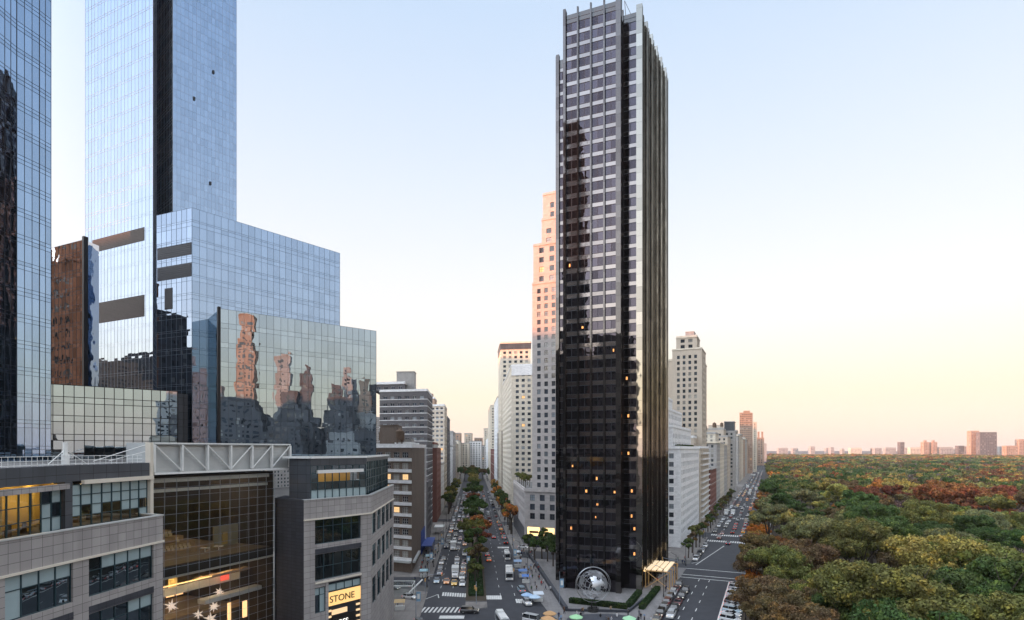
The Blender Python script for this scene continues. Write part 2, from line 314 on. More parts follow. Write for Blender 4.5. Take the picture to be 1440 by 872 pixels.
class Bld:
    """a masonry building: walls with real openings, windows as parts (largest ~100) and the rest as one part"""
    def __init__(s, name, label, cat='building', group=None, loc=(0, 0, 0)):
        s.root = thing(name, label, cat, loc, group); s.wall = MB(); s.trim = MB(); s.roofm = MB(); s.win = []; s.mats = None
    def tier(s, poly, z0, z1, bay=3.6, fl=3.4, ww=1.5, wh=1.9, sill=0.85, nx=2, nz=2, first=0.0, blank=(), wt=None, parapet=0.9, cornice=0.35, band=0, mat=0, depth=0.28, endm=0.6, pair=False, balc=None):
        n = len(poly); wt = wt or (ww, wh, nx, nz); acc = 0.0
        for k in range(n):
            a, b = V2(poly[k]), V2(poly[(k + 1) % n]); L = (b - a).length; d = (b - a) / L; nn = Vector((d.y, -d.x))
            nb = int((L - endm) / bay); nf = int((z1 - z0 - first - 0.3) / fl)
            if k in blank or nb < 1 or nf < 1:
                s.wall.face([(a.x, a.y, z0), (b.x, b.y, z0), (b.x, b.y, z1), (a.x, a.y, z1)], mat, [(acc, z0), (acc + L, z0), (acc + L, z1), (acc, z1)])
            else:
                off = (L - nb * bay) / 2
                us = []
                for i in range(nb):
                    c = off + bay * (i + .5)
                    if pair: us += [(c - ww - .12, c - .12), (c + .12, c + ww + .12)]
                    else: us.append((c - ww / 2, c + ww / 2))
                vs = [(z0 + first + fl * j + sill, z0 + first + fl * j + sill + wh) for j in range(nf)]
                wall_open(s.wall, a, b, z0, z1, us, vs, depth, mat, acc)
                ang = math.atan2(d.y, d.x)
                for (u0, u1) in us:
                    for (v0, v1) in vs:
                        q = a + d * u0 - nn * (depth * .8); s.win.append((q.x, q.y, v0, ang, wt, facing((q.x, q.y), nn)))
                if band:
                    for j in range(0, nf, band):
                        zz = z0 + first + fl * j + sill - 0.35
                        s.trim.seg(a + d * .01, b - d * .01, zz, zz + .3, 0.003, 0.10, 0)
                if balc:
                    for (v0, v1) in vs:
                        for u in range(1, nb, balc):
                            c = off + bay * (u + .5); m0 = a + d * (c - bay * .75); m1 = a + d * (c + bay * .75)
                            s.trim.seg(m0, m1, v0 - sill - .05, v0 - sill + .12, 0.005, 1.3, 0); s.trim.seg(m0, m1, v0 - sill + .13, v0 - sill + .95, 1.22, 1.3, 0)
            acc += L
            if cornice: s.trim.seg(a, b, z1 - .45, z1 - .002, 0.003, cornice, 0)
            if parapet: s.trim.seg(a, b, z1 + .002, z1 + parapet, -0.35, 0.02, 0)
        s.roofm.face([(p[0], p[1], z1 - .01) for p in poly], 0)
    def finish(s, wallmat, trimmat=None, panem=None, framem=None, ind=100, roof=None, smooth=False):
        wm = wallmat if isinstance(wallmat, (list, tuple)) else [wallmat]
        trimmat = trimmat or wm[0]; panem = panem or pane; framem = framem or frame_dark
        s.wall.build('wall', wm, s.root)
        if s.trim.f: s.trim.build('cornice', [trimmat], s.root)
        s.roofm.build('roof', [roof or roofmat], s.root)
        vis = [w_ for w_ in s.win if w_[5]]; hid = [w_ for w_ in s.win if not w_[5]]
        vis.sort(key=lambda w_: (w_[0] ** 2 + w_[1] ** 2 + (w_[2] - CH) ** 2))
        ivis, rest = vis[:ind], vis[ind:] + hid; rl = wloc(s.root)
        for (x, y, z, ang, wt, _) in ivis:
            key = (wt, panem.name, framem.name)
            if key not in WCACHE: WCACHE[key] = window_template(*wt).mesh('window', [panem, framem])
            o = bpy.data.objects.new('window', WCACHE[key]); C.objects.link(o); o.parent = s.root
            o.location = Vector((x, y, z)) - rl; o.rotation_euler = (0, 0, ang)
        if rest:
            V = []; Fc = []; Mi = []; cache = {}
            nv = 0
            for (x, y, z, ang, wt, v) in rest:
                kk = (wt, v)
                if kk not in cache:
                    if v: t = window_template(*wt)
                    else:
                        t = MB(); t.face([(0, .03, 0), (wt[0], .03, 0), (wt[0], .03, wt[1]), (0, .03, wt[1])], 0)
                        for i in range(1, wt[2]): xx = wt[0] * i / wt[2]; t.box(xx - .04, xx + .04, -.03, .01, 0, wt[1], 1)
                    cache[kk] = (np.array(t.v), t.f, t.m)
                tv, tf, tm = cache[kk]; c_, s_ = math.cos(ang), math.sin(ang)
                vv = np.empty_like(tv); vv[:, 0] = tv[:, 0] * c_ - tv[:, 1] * s_ + x - rl.x; vv[:, 1] = tv[:, 0] * s_ + tv[:, 1] * c_ + y - rl.y; vv[:, 2] = tv[:, 2] + z - rl.z
                V.append(vv); Fc.extend(tuple(i + nv for i in f) for f in tf); Mi.extend(tm); nv += len(tv)
            me = bpy.data.meshes.new('window'); me.from_pydata(np.concatenate(V).tolist(), [], Fc)
            me.materials.append(panem); me.materials.append(framem); me.polygons.foreach_set('material_index', Mi)
            o = bpy.data.objects.new('window', me); C.objects.link(o); o.parent = s.root; o['kind'] = 'stuff'
        return s.root
def quadpoly(corner, d1, l1, d2, l2):
    """CCW polygon: corner, along d1 by l1, along d2 by l2"""
    c = V2(corner); d1 = V2(d1).normalized(); d2 = V2(d2).normalized()
    P = [c, c + d1 * l1, c + d1 * l1 + d2 * l2, c + d2 * l2]
    A = sum(P[i].x * P[(i + 1) % 4].y - P[(i + 1) % 4].x * P[i].y for i in range(4))
    return P if A > 0 else [P[0], P[3], P[2], P[1]]
def inset(poly, k):
    c = sum((V2(p) for p in poly), Vector((0, 0))) / len(poly); return [c + (V2(p) - c) * k for p in poly]
def bulkhead(root, poly, z, h, mat, name='rooftop_bulkhead'):
    m = MB(); m.prism(poly, z, z + h, 0); m.prism(inset(poly, 1.04), z + h + .003, z + h + .25, 0); return m.build(name, [mat], root)
wood = plain('tank_wood', (0.12, 0.08, 0.055), 0.9, var=0.25, scale=3)
def water_tank(root, x, y, z, r=1.8, h=3.6):
    m = MB(); m.rod((x, y, z + 2.5), (x, y, z + 2.5 + h), r, 14, r2=r * .96); m.rod((x, y, z + 2.5 + h), (x, y, z + 3.7 + h), r * 1.05, 14, r2=0.1)
    for k in range(4):
        a = math.pi / 4 + k * math.pi / 2; m.rod((x + r * .75 * math.cos(a), y + r * .75 * math.sin(a), z), (x + r * .75 * math.cos(a), y + r * .75 * math.sin(a), z + 2.5), .12, 5)
    return m.build('water_tank', [wood], root)

def curtain(gm, mm, p0, p1, z0, z1, mod=1.5, rows=None, fl=4.2, jit=0.006, mw=0.05, md=0.04, hlines=(0.0,), hw=None, gmat=0):
    """glass panes with a little random tilt each (gm) and a grid of mullions (mm)"""
    p0, p1 = V2(p0), V2(p1); L = (p1 - p0).length; d = (p1 - p0) / L; n = Vector((d.y, -d.x)); hw = hw or mw
    nu = max(1, round(L / mod)); nv = max(1, round((z1 - z0) / fl)); du = L / nu; dv = (z1 - z0) / nv
    cuts = sorted(set([0.0] + [h for h in hlines if 0 < h < 1] + [1.0]))
    rnd = random.random
    for i in range(nu):
        for j in range(nv):
            for k in range(len(cuts) - 1):
                a0, a1 = i * du, (i + 1) * du; b0, b1 = z0 + (j + cuts[k]) * dv, z0 + (j + cuts[k + 1]) * dv
                tx = (rnd() - .5) * 2 * jit; tz = (rnd() - .5) * 2 * jit
                pts = []
                for (u, zz, w_) in ((a0, b0, tx + tz), (a1, b0, -tx + tz), (a1, b1, -tx - tz), (a0, b1, tx - tz)):
                    q = p0 + d * u + n * w_; pts.append((q.x, q.y, zz))
                gm.face(pts, gmat)
    for i in range(nu + 1):
        u = min(max(i * du, mw / 2), L - mw / 2); mm.seg(p0 + d * (u - mw / 2), p0 + d * (u + mw / 2), z0, z1, 0.0, md)
    for j in range(nv + 1):
        for h in hlines:
            zz = z0 + (j + h) * dv
            if zz > z1 + 1e-3: continue
            zz = min(zz, z1 - hw); mm.seg(p0, p1, zz, zz + hw, 0.0, md * .8)
class Glass:
    def __init__(s, name, label, cat='glass building', group=None, loc=(0, 0, 0)):
        s.root = thing(name, label, cat, loc, group); s.g = MB(); s.m = MB(); s.r = MB()
    def finish(s, gmat, mmat, rmat=None):
        s.g.build('glass_facade', gmat if isinstance(gmat, list) else [gmat], s.root); s.m.build('mullion_grid', [mmat], s.root)
        if s.r.f: s.r.build('roof', [rmat or roofdark], s.root)
        return s.root

# ================================================================ GROUND AND ROADS
asphalt = plain('asphalt', (0.042, 0.044, 0.052), 0.85, var=0.22, scale=0.25)
asphalt2 = plain('asphalt_avenue', (0.038, 0.040, 0.048), 0.8, var=0.25, scale=0.35)
paving = stone('pavement_slabs', (0.20, 0.185, 0.175), 1.5, 1.5, 0.02, (0.14, 0.13, 0.125), streak=0.25)
plaza_mat = stone('plaza_granite', (0.21, 0.20, 0.20), 0.9, 0.9, 0.02, (0.15, 0.15, 0.15), streak=0.3)
kerbmat = plain('kerb_granite', (0.30, 0.29, 0.28), 0.8, var=0.15, scale=1.5)
paint = plain('road_paint', (0.62, 0.62, 0.60), 0.7, var=0.30, scale=1.4)
earth = plain('leaf_litter', (0.055, 0.042, 0.028), 0.95, var=0.35, scale=0.3)
citymat = plain('city_ground', (0.09, 0.088, 0.086), 0.9, var=0.2, scale=0.02)
def sheet(name, poly, z, mat, kind='structure'):
    m = MB(); m.face([(p[0], p[1], z) for p in poly], 0, [(p[0], p[1]) for p in poly]); return struct(m.build(name, [mat]), kind)
sheet('ground', [(-9000, -3000), (9000, -3000), (9000, 14000), (-9000, 14000)], 0.0, citymat)
BL = Vector((-25.2, 167.0)); BR = Vector((5.3, 167.0)); ML = Vector((-13.7, 167.0)); MR = Vector((-7.7, 167.0))
CL = Vector((41.4, 155.8)); CW = CL + nC * 15.5; CR = CL + nC * 21.0
def B(p, t): return V2(p) + dB * t          # along the tree-lined avenue
def Cc(p, t): return V2(p) + dC * t         # along the park avenue
circ = [(8 + 78 * math.cos(a), 96 + 78 * math.sin(a)) for a in [2 * math.pi * k / 72 for k in range(72)]]
sheet('circle_road', circ, 0.004, asphalt)
sheet('avenue_road', [B(BL, -30), B(BR, -30), B(BR, 1500), B(BL, 1500)], 0.008, asphalt2)
sheet('park_avenue_road', [Cc(CL, -30), Cc(CR, -30), Cc(CR, 3600), Cc(CL, 3600)], 0.012, asphalt2)
for k, Y0 in enumerate((224, 322, 402, 482, 562, 642)):      # side streets between the avenues, and off to the left
    sheet('side_street_road', [(5 - .0694 * (Y0 - 167), Y0), (5 - .0694 * (Y0 - 167) + 120, Y0 - 55), (5 - .0694 * (Y0 - 167) + 120, Y0 - 38), (5 - .0694 * (Y0 - 167), Y0 + 17)], 0.016, asphalt)
for k, Y0 in enumerate((176, 254, 334, 414)):
    x = -25.2 - .0694 * (Y0 - 167); sheet('side_street_road', [(x - 90, Y0 + 41), (x, Y0), (x, Y0 + 13), (x - 90, Y0 + 54)], 0.020, asphalt)
def pave(poly, mat=paving, z=0.14, name='pavement', kerb=True):
    m = MB(); m.prism(poly, 0.0, z, 0, top=1, bottom=False); return struct(m.build(name, [kerbmat, mat]))
# left of the avenue: pavement blocks between side streets
pave([B(BL, -45), B(BL, 2), (-30, 171), (-60, 185), (-75, 190), (-70, 120), (-38, 108)])
for (t0, t1) in ((22, 86), (100, 166), (180, 246), (262, 1400)):
    a, b = B(BL, t0), B(BL, t1); pave([a, b, b - Vector((70, 0)), a - Vector((70, 0))])
# median with planting
pave([B(ML, -8), B(MR, -8), B(MR, 900), B(ML, 900)], earth, 0.16, 'median')
pave([B(ML, -9), B(MR, -9), B(MR, -14.5), B(ML + Vector((2, 0)), -16), B(ML, -13)][::-1], paving, 0.15, 'median')
# corner block of the dark tower: plaza in front
tri = [B(BR, 56), B(BR, 6), Vector((7.5, 150)), Vector((12, 138)), Vector((33, 134)), Cc(CL, -14), Cc(CL, 36)]
pave([B(BR, 56)] + [B(BR, 4), Vector((8.0, 158)), Vector((10, 146)), Vector((14, 136)), Vector((32, 134)), Vector((37, 140)), Cc(CL, -5), Cc(CL, 52)], plaza_mat, 0.14, 'plaza')
for (t0, t1) in ((76, 150), (168, 230), (247, 310), (327, 390), (407, 1330)):
    pave([B(BR, t1), B(BR, t0), B(BR, t0) + Vector((26, -12)), B(BR, t1) + Vector((26, 0))])
for (t0, t1) in ((68, 130), (148, 210), (228, 290), (308, 370), (388, 2600)):
    pave([Cc(CL, t1) - nC * 22, Cc(CL, t0) - nC * 22, Cc(CL, t0), Cc(CL, t1)])
pave([Cc(CR, -30), Cc(CR + nC * 7, -30), Cc(CR + nC * 7, 2800), Cc(CR, 2800)], earth)
sheet('park_ground', [Cc(CR + nC * 7.2, -80), (700, 60), (5200, 3900), Cc(CR + nC * 7.2, 3900)], 0.03, earth)
# painted markings
mk = MB()
def stripe(a, b, wd, z=0.024):
    a, b = V2(a), V2(b); d = (b - a).normalized(); n = Vector((d.y, -d.x)) * wd / 2
    mk.face([(*(a - n), z), (*(b - n), z), (*(b + n), z), (*(a + n), z)][::-1])
def crosswalk(a, b, depth, d, n_, wd=0.55):
    a, b = V2(a), V2(b)
    for i in range(n_):
        p = a.lerp(b, (i + .5) / n_); stripe(p, p + V2(d) * depth, wd)
crosswalk((-28, 148), (-9, 148), 5.0, (0.1, 1), 17)
crosswalk(G(621, 838), G(656, 840), 4.2, dB, 10)
crosswalk(G(683, 843), G(706, 843), 4.2, dB, 8); crosswalk(G(726, 848), G(745, 849), 4.2, dB, 6); crosswalk(G(736, 868), G(752, 869), 3.6, dB, 5)
crosswalk(G(700, 771), G(716, 771), 3.5, dB, 8); crosswalk(G(622, 764), G(648, 764), 3.5, dB, 10)
for t in range(-10, 60, 9): stripe(B(BL + Vector((3.6, 0)), t + 17), B(BL + Vector((3.6, 0)), t + 20), .14); stripe(B(BL + Vector((7.4, 0)), t + 17), B(BL + Vector((7.4, 0)), t + 20), .14)
for t in range(-2, 500, 10): stripe(B(MR + Vector((4.2, 0)), t), B(MR + Vector((4.2, 0)), t + 3), .14); stripe(B(MR + Vector((8.4, 0)), t), B(MR + Vector((8.4, 0)), t + 3), .14)
for t in range(70, 500, 10): stripe(B(BL + Vector((3.8, 0)), t), B(BL + Vector((3.8, 0)), t + 3), .14); stripe(B(BL + Vector((7.6, 0)), t), B(BL + Vector((7.6, 0)), t + 3), .14)
stripe(Cc(CW, -14), Cc(CW, 36), .5)
for t in range(-12, 34, 9):
    for k in (6.2, 9.4): stripe(Cc(CL + nC * k, t), Cc(CL + nC * k, t + 3), .22)
stripe(Cc(CL + nC * .6, 62), Cc(CL + nC * 2.6, 66), .25); stripe(Cc(CL + nC * 2.4, 60), Cc(CL + nC * 9.0, 108), .3)
stripe(Cc(CL, 37), Cc(CL + nC * 20, 37), .6); stripe(Cc(CL, 41.5), Cc(CL + nC * 20, 41.5), .6)
stripe(Cc(CL, 52), Cc(CL + nC * 20, 52), .5)
crosswalk(Cc(CL + nC * .5, 118), Cc(CL + nC * 20.5, 118), 5, dC, 20, .6); crosswalk(Cc(CL + nC * .5, 138), Cc(CL + nC * 20.5, 138), 5, dC, 20, .6)
for t in range(150, 1400, 11):
    for k in (5.2, 10.4, 15.6): stripe(Cc(CL + nC * k, t), Cc(CL + nC * k, t + 4), .3)
for tt in (215, 295, 375, 455, 535, 615): crosswalk(Cc(CL + nC * .5, tt), Cc(CL + nC * 20.5, tt), 5, dC, 16, .7)
p = G(636, 866); stripe((p[0] - 3.2, p[1] - 1.2), (p[0] + 3.2, p[1] - 1.2), 2.6); stripe(G(592, 845), G(616, 836), .3); stripe(G(616, 836), G(617, 841), .3)
struct(mk.build('road_markings', [paint]))
# ================================================================ DARK CORNER TOWER
def dark_tower():
    T = Glass('office_tower', 'black and bronze forty-storey tower standing alone behind the steel globe', 'skyscraper', loc=(35, 190, 0))
    H = 177.4
    A = V2((PX(795, 174), 174.0)); Bc = V2((PX(869, 168), 168.0)); cr = (Bc - A).normalized(); bk = Vector((-cr.y, cr.x))
    # plan, counter-clockwise from the left notch
    P0 = Bc - cr * (Bc - A).length
    L0 = P0 + bk * 9.5; L1 = L0 - cr * 5.2
    R1 = Bc + bk * 6.5; R2 = R1 + cr * 5.4
    back = R2 + bk * 36
    top = H
    g, m = T.g, T.m
    fl = 3.86; nf = 45
    piers = MB(); sp = MB()
    def bays(a, b, n, z1, pw=1.0, first=True, last=True, pd=0.7, pm=0):
        """window bays: dark glass, light spandrel panels set out 4 cm, piers between"""
        a, b = V2(a), V2(b); L = (b - a).length; d = (b - a) / L; nn = Vector((d.y, -d.x)); bw = L / n
        for i in range(n):
            u0, u1 = i * bw, (i + 1) * bw
            for j in range(nf):
                z0 = 6 + j * fl
                if z0 + fl > z1: break
                for (c0, c1) in ((u0, (u0 + u1) / 2), ((u0 + u1) / 2, u1)):
                    t1 = (random.random() - .5) * .012; t2 = (random.random() - .5) * .012
                    pts = [(a + d * c0 + nn * t1, z0), (a + d * c1 + nn * t2, z0), (a + d * c1 - nn * t1, z0 + fl - 1.3), (a + d * c0 - nn * t2, z0 + fl - 1.3)]
                    g.face([(q.x, q.y, z) for q, z in pts], 0)
                q0, q1 = a + d * (u0 + .3), a + d * (u1 - .3); t1 = (random.random() - .5) * .015
                sp.face([(*(q0 + nn * (.04 + t1)), z0 + fl - 1.3), (*(q1 + nn * (.04 - t1)), z0 + fl - 1.3), (*(q1 + nn * (.04 - t1)), z0 + fl - .1), (*(q0 + nn * (.04 + t1)), z0 + fl - .1)], 0)
                m.seg(q0, q1, z0 + fl - 1.42, z0 + fl - 1.302, 0, .10); m.seg(q0, q1, z0 + fl - .098, z0 + fl, 0, .10)
                m.seg(a + d * ((u0 + u1) / 2 - .05), a + d * ((u0 + u1) / 2 + .05), z0 + .1, z0 + fl - 1.43, 0, .08)
            g.face([(*(a + d * u0 - nn * .02), 0), (*(a + d * u1 - nn * .02), 0), (*(a + d * u1 - nn * .02), z1 - 1.5), (*(a + d * u0 - nn * .02), z1 - 1.5)], 0)
            sp.face([(*(a + d * (u0 + .3) + nn * .05), z1 - 2.9), (*(a + d * (u1 - .3) + nn * .05), z1 - 2.9), (*(a + d * (u1 - .3) + nn * .05), z1 - .2), (*(a + d * (u0 + .3) + nn * .05), z1 - .2)], 1)
        for i in range(n + 1):
            if (i == 0 and not first) or (i == n and not last): continue
            u = i * bw; pwi = pw
            z = 0
            while z < z1 + 1.0:
                zz = min(z + 3.82, z1 + 1.2); piers.seg(a + d * (u - pwi / 2), a + d * (u + pwi / 2), z, zz, 0.02, pd, pm); z += 3.86
    bays(P0, Bc, 4, top, pw=.5)
    # corner piers are broad panels, one at each end of the main face
    def broad(a, b, z1, w0=0.0, w1=.8, mat=0):
        z = 0
        while z < z1 + 1: piers.seg(a, b, z, min(z + 3.82, z1 + 1.4), w0, w1, mat); z += 3.86
    broad(Bc - cr * .5, Bc + cr * 1.0, top, -1.2, .9); broad(P0 - cr * .5, P0 + cr * .3, top, -1.0, .85)
    bays(Bc + bk * .9, R1, 1, top - 3, first=False, last=False)                      # return wall of the notch
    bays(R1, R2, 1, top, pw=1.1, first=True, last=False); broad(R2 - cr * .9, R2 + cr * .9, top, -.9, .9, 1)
    # stepped right side: each bay stands a little back of the one before and is lower
    n = 6; seg = 36.0 / n; zt = [top - 3.5, top - 5.0, top - 6.5, top - 8.5, top - 10.5, top - 12.0]
    q = R2.copy()
    sp_col = []
    for i in range(n):
        a = R2 + bk * (i * seg) + cr * (0.75 * i); b = R2 + bk * ((i + 1) * seg) + cr * (0.75 * i)
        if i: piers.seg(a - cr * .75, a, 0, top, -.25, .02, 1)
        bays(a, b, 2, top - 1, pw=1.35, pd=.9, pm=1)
    back1 = R2 + bk * 36 + cr * 3.75
    bays(back1, back1 - cr * 30, 6, top - 6.5)
    bays(back1 - cr * 30, L1, 5, top - 6.5)
    K = back1 - cr * 26; piers.seg(K, P0, top - 7, top, -.3, 0, 0); piers.seg(back1, K, top - 6.6, top, -.3, 0, 0)
    T.r.face([(p[0], p[1], top - 6.6) for p in (L1, L0, P0, K, back1 - cr * 30)])
    Ll = L1.copy(); bays(L1, L0, 2, top - 6.5, pw=.6); broad(L1 - cr * .5, L1 + cr * .5, top - 6.5, -.4, .8)
    poly = [P0, Bc, R1, R2, back1, back1 - cr * 30, L1, L0]
    T.r.face([(p[0], p[1], top - 1.3) for p in (P0, Bc, R1, R2, back1, K)])
    T.r.prism(inset(poly, .55), top - 1.2, top + 1.6)
    body = MB(); body.prism(inset(poly, .985), 0.0, top - 1.6); 
    T.g.build('glass_facade', [glass_bronze], T.root); T.m.build('mullion_grid', [mull_dark], T.root); T.r.build('roof', [roofdark], T.root)
    sp.build('spandrel_panel', [panel_bronze, pier_bronze], T.root); piers.build('pier', [pier_bronze, pier_side], T.root)
    an = MB(); x, y = R1.x + 2, R1.y + 3
    an.rod((x, y, top - 1), (x - .6, y, top + 7), .09, 5); an.rod((x - .6, y, top + 7), (x + 2.2, y, top + 1), .07, 5); an.build('antenna', [blackmetal], T.root)
    an = MB(); an.rod((x - 8, y, top - 1), (x - 8, y, top + 4), .07, 5); an.build('antenna', [blackmetal], T.root)
    # lit windows behind the glass near the street
    lm = emis('warm_room_light', (1.0, .42, .12), .7)
    lit = [(P0, Bc, 4, i, f) for i, f in ((0, 3), (1, 6), (2, 4), (2, 7), (0, 8), (3, 6), (1, 19), (3, 17), (2, 5), (0, 24))]
    for (a, b, n_, i, f) in lit:
        u = (b - a).length / n_ * (i + random.uniform(.25, .7)); d = (b - a).normalized(); nn = Vector((d.y, -d.x)); p = a + d * u; k = MB()
        k.seg(p, p + d * random.uniform(.3, .55), 6 + f * fl + .7, 6 + f * fl + random.uniform(1.2, 1.7), .01, .035); k.build('lit_window', [lm], T.root)
    for f in (1, 4, 6, 9, 12, 15, 3):
        k = MB(); p = R1 + cr * random.uniform(1.0, 3.6); k.seg(p, p + cr * .5, 6 + f * fl + .6, 6 + f * fl + 1.5, .01, .035); k.build('lit_window', [lm], T.root)
    # entrance canopy on the avenue side
    return dict(P0=P0, Bc=Bc, R1=R1, R2=R2, back=back1, cr=cr, bk=bk)
DT = dark_tower()

# ================================================================ GLASS COMPLEX ON THE LEFT
def simple_glass(name, label, poly, z0, z1, gm, mm, faces, mod=1.5, fl=4.2, hl=(0, .28), jit=.005, cat='glass building', mw=.05, fm={}):
    T = Glass(name, label, cat, loc=(poly[0][0], poly[0][1], z0)); n = len(poly)
    for k in range(n):
        if k in faces: curtain(T.g, T.m, poly[k], poly[(k + 1) % n], z0, z1, mod, fl=fl, jit=jit, hlines=hl, mw=mw, gmat=fm.get(k, 0))
        else:
            a, b = poly[k], poly[(k + 1) % n]; T.g.face([(a[0], a[1], z0), (b[0], b[1], z0), (b[0], b[1], z1), (a[0], a[1], z1)])
    T.r.face([(p[0], p[1], z1 - .3) for p in poly]); return T, T.finish(gm, mm)
# low wavy block in front (faces the circle)
Ya, Yb = 118.0, 140.3; La = V2((PX(310, Ya), Ya)); Lb = V2((PX(529, Yb), Yb)); dL = (Lb - La).normalized(); nL = Vector((dL.y, -dL.x))
lowpoly = [La, Lb, Lb - nL * 16 + dB * 6, La - nL * 16]
T, lowr = simple_glass('glass_office_block', 'lower mirror-glass block above the white truss, full of wavy skyline reflections', lowpoly, 40.0, 72.6, glass_low, mull_dark, (0, 1), 1.55, 4.1, (0, .26), jit=.0015, mw=.04)
k = MB(); k.seg(La - dL * .55, La - dL * .02, 40, 72.9, -.6, .35); k.build('end_fin', [blackmetal], lowr)
# middle block
M0 = V2((PX(270, 125), 125.0)); M1 = V2((PX(478, 154), 154.0)); ML_ = V2((PX(220, 129.2), 129.2)); zM = 96.8
midpoly = [ML_, M0, M1, M1 + (ML_ - M0).normalized() * 14 + dB * 8, ML_ + Vector((3, 16))]
T, midr = simple_glass('glass_office_block', 'middle mirror-glass block with a sloping-looking roofline stepping up to the tall tower', midpoly, 40.0, zM, [glass_blue, glass_shade], mull_blue, (0, 1), 1.55, 4.1, (0, .24, .34), jit=.003, mw=.04, fm={0: 1})
# dark louvre bands on its left face
def facepanel(root, a, b, u0, u1, z0, z1, mat, name='louvre_band', out=.06):
    a, b = V2(a), V2(b); d = (b - a).normalized(); k = MB(); k.seg(a + d * u0, a + d * u1, z0, z1, .02, out)
    z = z0 + .3
    while z < z1 - .1: k.seg(a + d * (u0 + .05), a + d * (u1 - .05), z, z + .07, out + .001, out + .06); z += .45
    return k.build(name, [mat], root)
lm_ = (M0 - ML_).length
facepanel(midr, ML_, M0, .3, lm_ - .2, ZT(362, 127), ZT(345, 127), mull_dark); facepanel(midr, ML_, M0, .3, lm_ - .2, ZT(392, 127), ZT(373, 127), mull_dark)
facepanel(midr, ML_, M0, lm_ * .24, lm_ * .46, ZT(434, 127), ZT(404, 127), mull_dark)
# tall north tower
N0 = V2((PX(215, 150), 150.0)); dl = Vector((-.909, .416)); N1 = N0 + dl * 30.5
R0 = V2((PX(243, 152), 152.0)); R1_ = R0 + Vector((.638, .770)).normalized() * 17.0
T = Glass('glass_skyscraper', 'tall pale blue glass tower with a dark vertical slot down its corner', 'skyscraper', loc=(N0.x, N0.y, 38))
zt = 229.0
curtain(T.g, T.m, N1, N0, 38, zt, 1.5, fl=4.25, jit=.003, hlines=(0, .16), mw=.025, gmat=0)
curtain(T.g, T.m, R0, R1_, 38, zt, 1.0, fl=2.1, jit=.004, hlines=(0,), mw=.025, gmat=1)
mid = V2((PX(221, 160), 160.0)); curtain(T.g, T.m, N0, mid, 38, zt, 1.4, fl=4.25, hlines=(0, .3, .6), mw=.07, gmat=2); curtain(T.g, T.m, mid, R0, 38, zt, 1.2, fl=4.25, jit=.01, hlines=(0, .22, .4), mw=.07, gmat=2)
bp = [R1_, R1_ + dl * 36 + Vector((0, 6)), N1 + Vector((4, 18)), N1]
for a, b in zip(bp, bp[1:]): T.g.face([(a.x, a.y, 38), (b.x, b.y, 38), (b.x, b.y, zt), (a.x, a.y, zt)], 1)
T.r.face([(q.x, q.y, zt - .1) for q in (N1, N0, mid, R0, R1_, bp[1], bp[2])])
nr = T.finish([glass_pale, glass_blue, glass_navy], mull_pale)
Lw = (N0 - N1).length
u = lambda px: Lw - abs(u_at(N0, N1, px))
facepanel(nr, N1, N0, u(130), u(203), ZT(343, 154), ZT(326, 154) + .3, vent_brown); facepanel(nr, N1, N0, u(130), u(203), ZT(448, 154), ZT(418, 154), vent_brown)
for (uu, zz) in ((.55, 118), (.72, 92), (.78, 88), (.42, 72), (.3, 140), (.6, 150)):
    ow = MB(); a = R0.lerp(R1_, uu); d = (R1_ - R0).normalized(); ow.seg(a, a + d * .5, zz, zz + .9, .05, .3); ow.build('open_vent', [mull_dark], nr)
# south tower at the photo's left edge: shallow facets
S1 = V2((PX(72, 95), 95.0)); ds = Vector((.165, 1)).normalized(); S0 = S1 - ds * 2.0; Sa = S0 - ds * 3.4 + Vector((-.25, 0)); Sb = Sa - ds * 3.2 + Vector((.5, 0)); Sc = Sb - ds * 8
T = Glass('glass_skyscraper', 'steel-blue glass tower at the left edge mirroring an orange-lit building', 'skyscraper', loc=(S1.x, S1.y, 38))
for a, b in ((Sc, Sb), (Sb, Sa), (Sa, S0), (S0, S1)): curtain(T.g, T.m, a, b, 38, 229, 1.15, fl=4.2, jit=.003, hlines=(0, .16, .30), mw=.05)
e = [S1, S1 + Vector((-16, 9)), Sc + Vector((-18, 8)), Sc]
for a, b in zip(e, e[1:]): T.g.face([(a.x, a.y, 38), (b.x, b.y, 38), (b.x, b.y, 229), (a.x, a.y, 229)])
T.r.face([(q.x, q.y, 228.9) for q in (Sc, Sb, Sa, S0, S1, e[1], e[2])])
T.finish(glass_south, mull_dark)
# copper-reflecting block between the towers
Kb = V2((PX(118, 128), 128.0)); Ka = V2((PX(60, 134), 134.5)); Kz = 90.8
T, kr = simple_glass('glass_office_block', 'narrow glass block between the two skyscrapers with a thin dark edge fin', [Ka, Kb, Kb + Vector((.5, 4)), Ka + Vector((.5, 4))], 38, Kz, glass_copper, mull_dark, (0,), 1.5, 4.1, (0, .2, .4), jit=.003)
k = MB(); k.seg(Kb, Kb + (Kb - Ka).normalized() * .7, 38, Kz + .6, -.5, .4); k.build('end_fin', [blackmetal], kr)
# low glazed hall between the towers
Ha = V2((PX(62, 109), 108.5)); Hb = V2((PX(250, 123.5), 123.5)); Hz = 55.8
T, hr = simple_glass('glazed_hall', 'low glazed hall with a coarse black grid between the two skyscrapers', [Ha, Hb, Hb + Vector((-8, 8)), Ha + Vector((-8, 8))], 41, Hz, glass_low, blackmetal, (0,), 1.62, 3.6, (0, .33), jit=.003, mw=.13)
k = MB(); dH = (Hb - Ha).normalized(); k.seg(Hb + dH * .05, Hb + dH * 1.0, 41, Hz - .5, -3, .1); k.seg(Hb + dH * 1.2, Hb + dH * 2.6, 41, Hz - .5, -4, -.8); k.build('end_fin', [panel_dark], hr)
# small white room lower row behind glazing


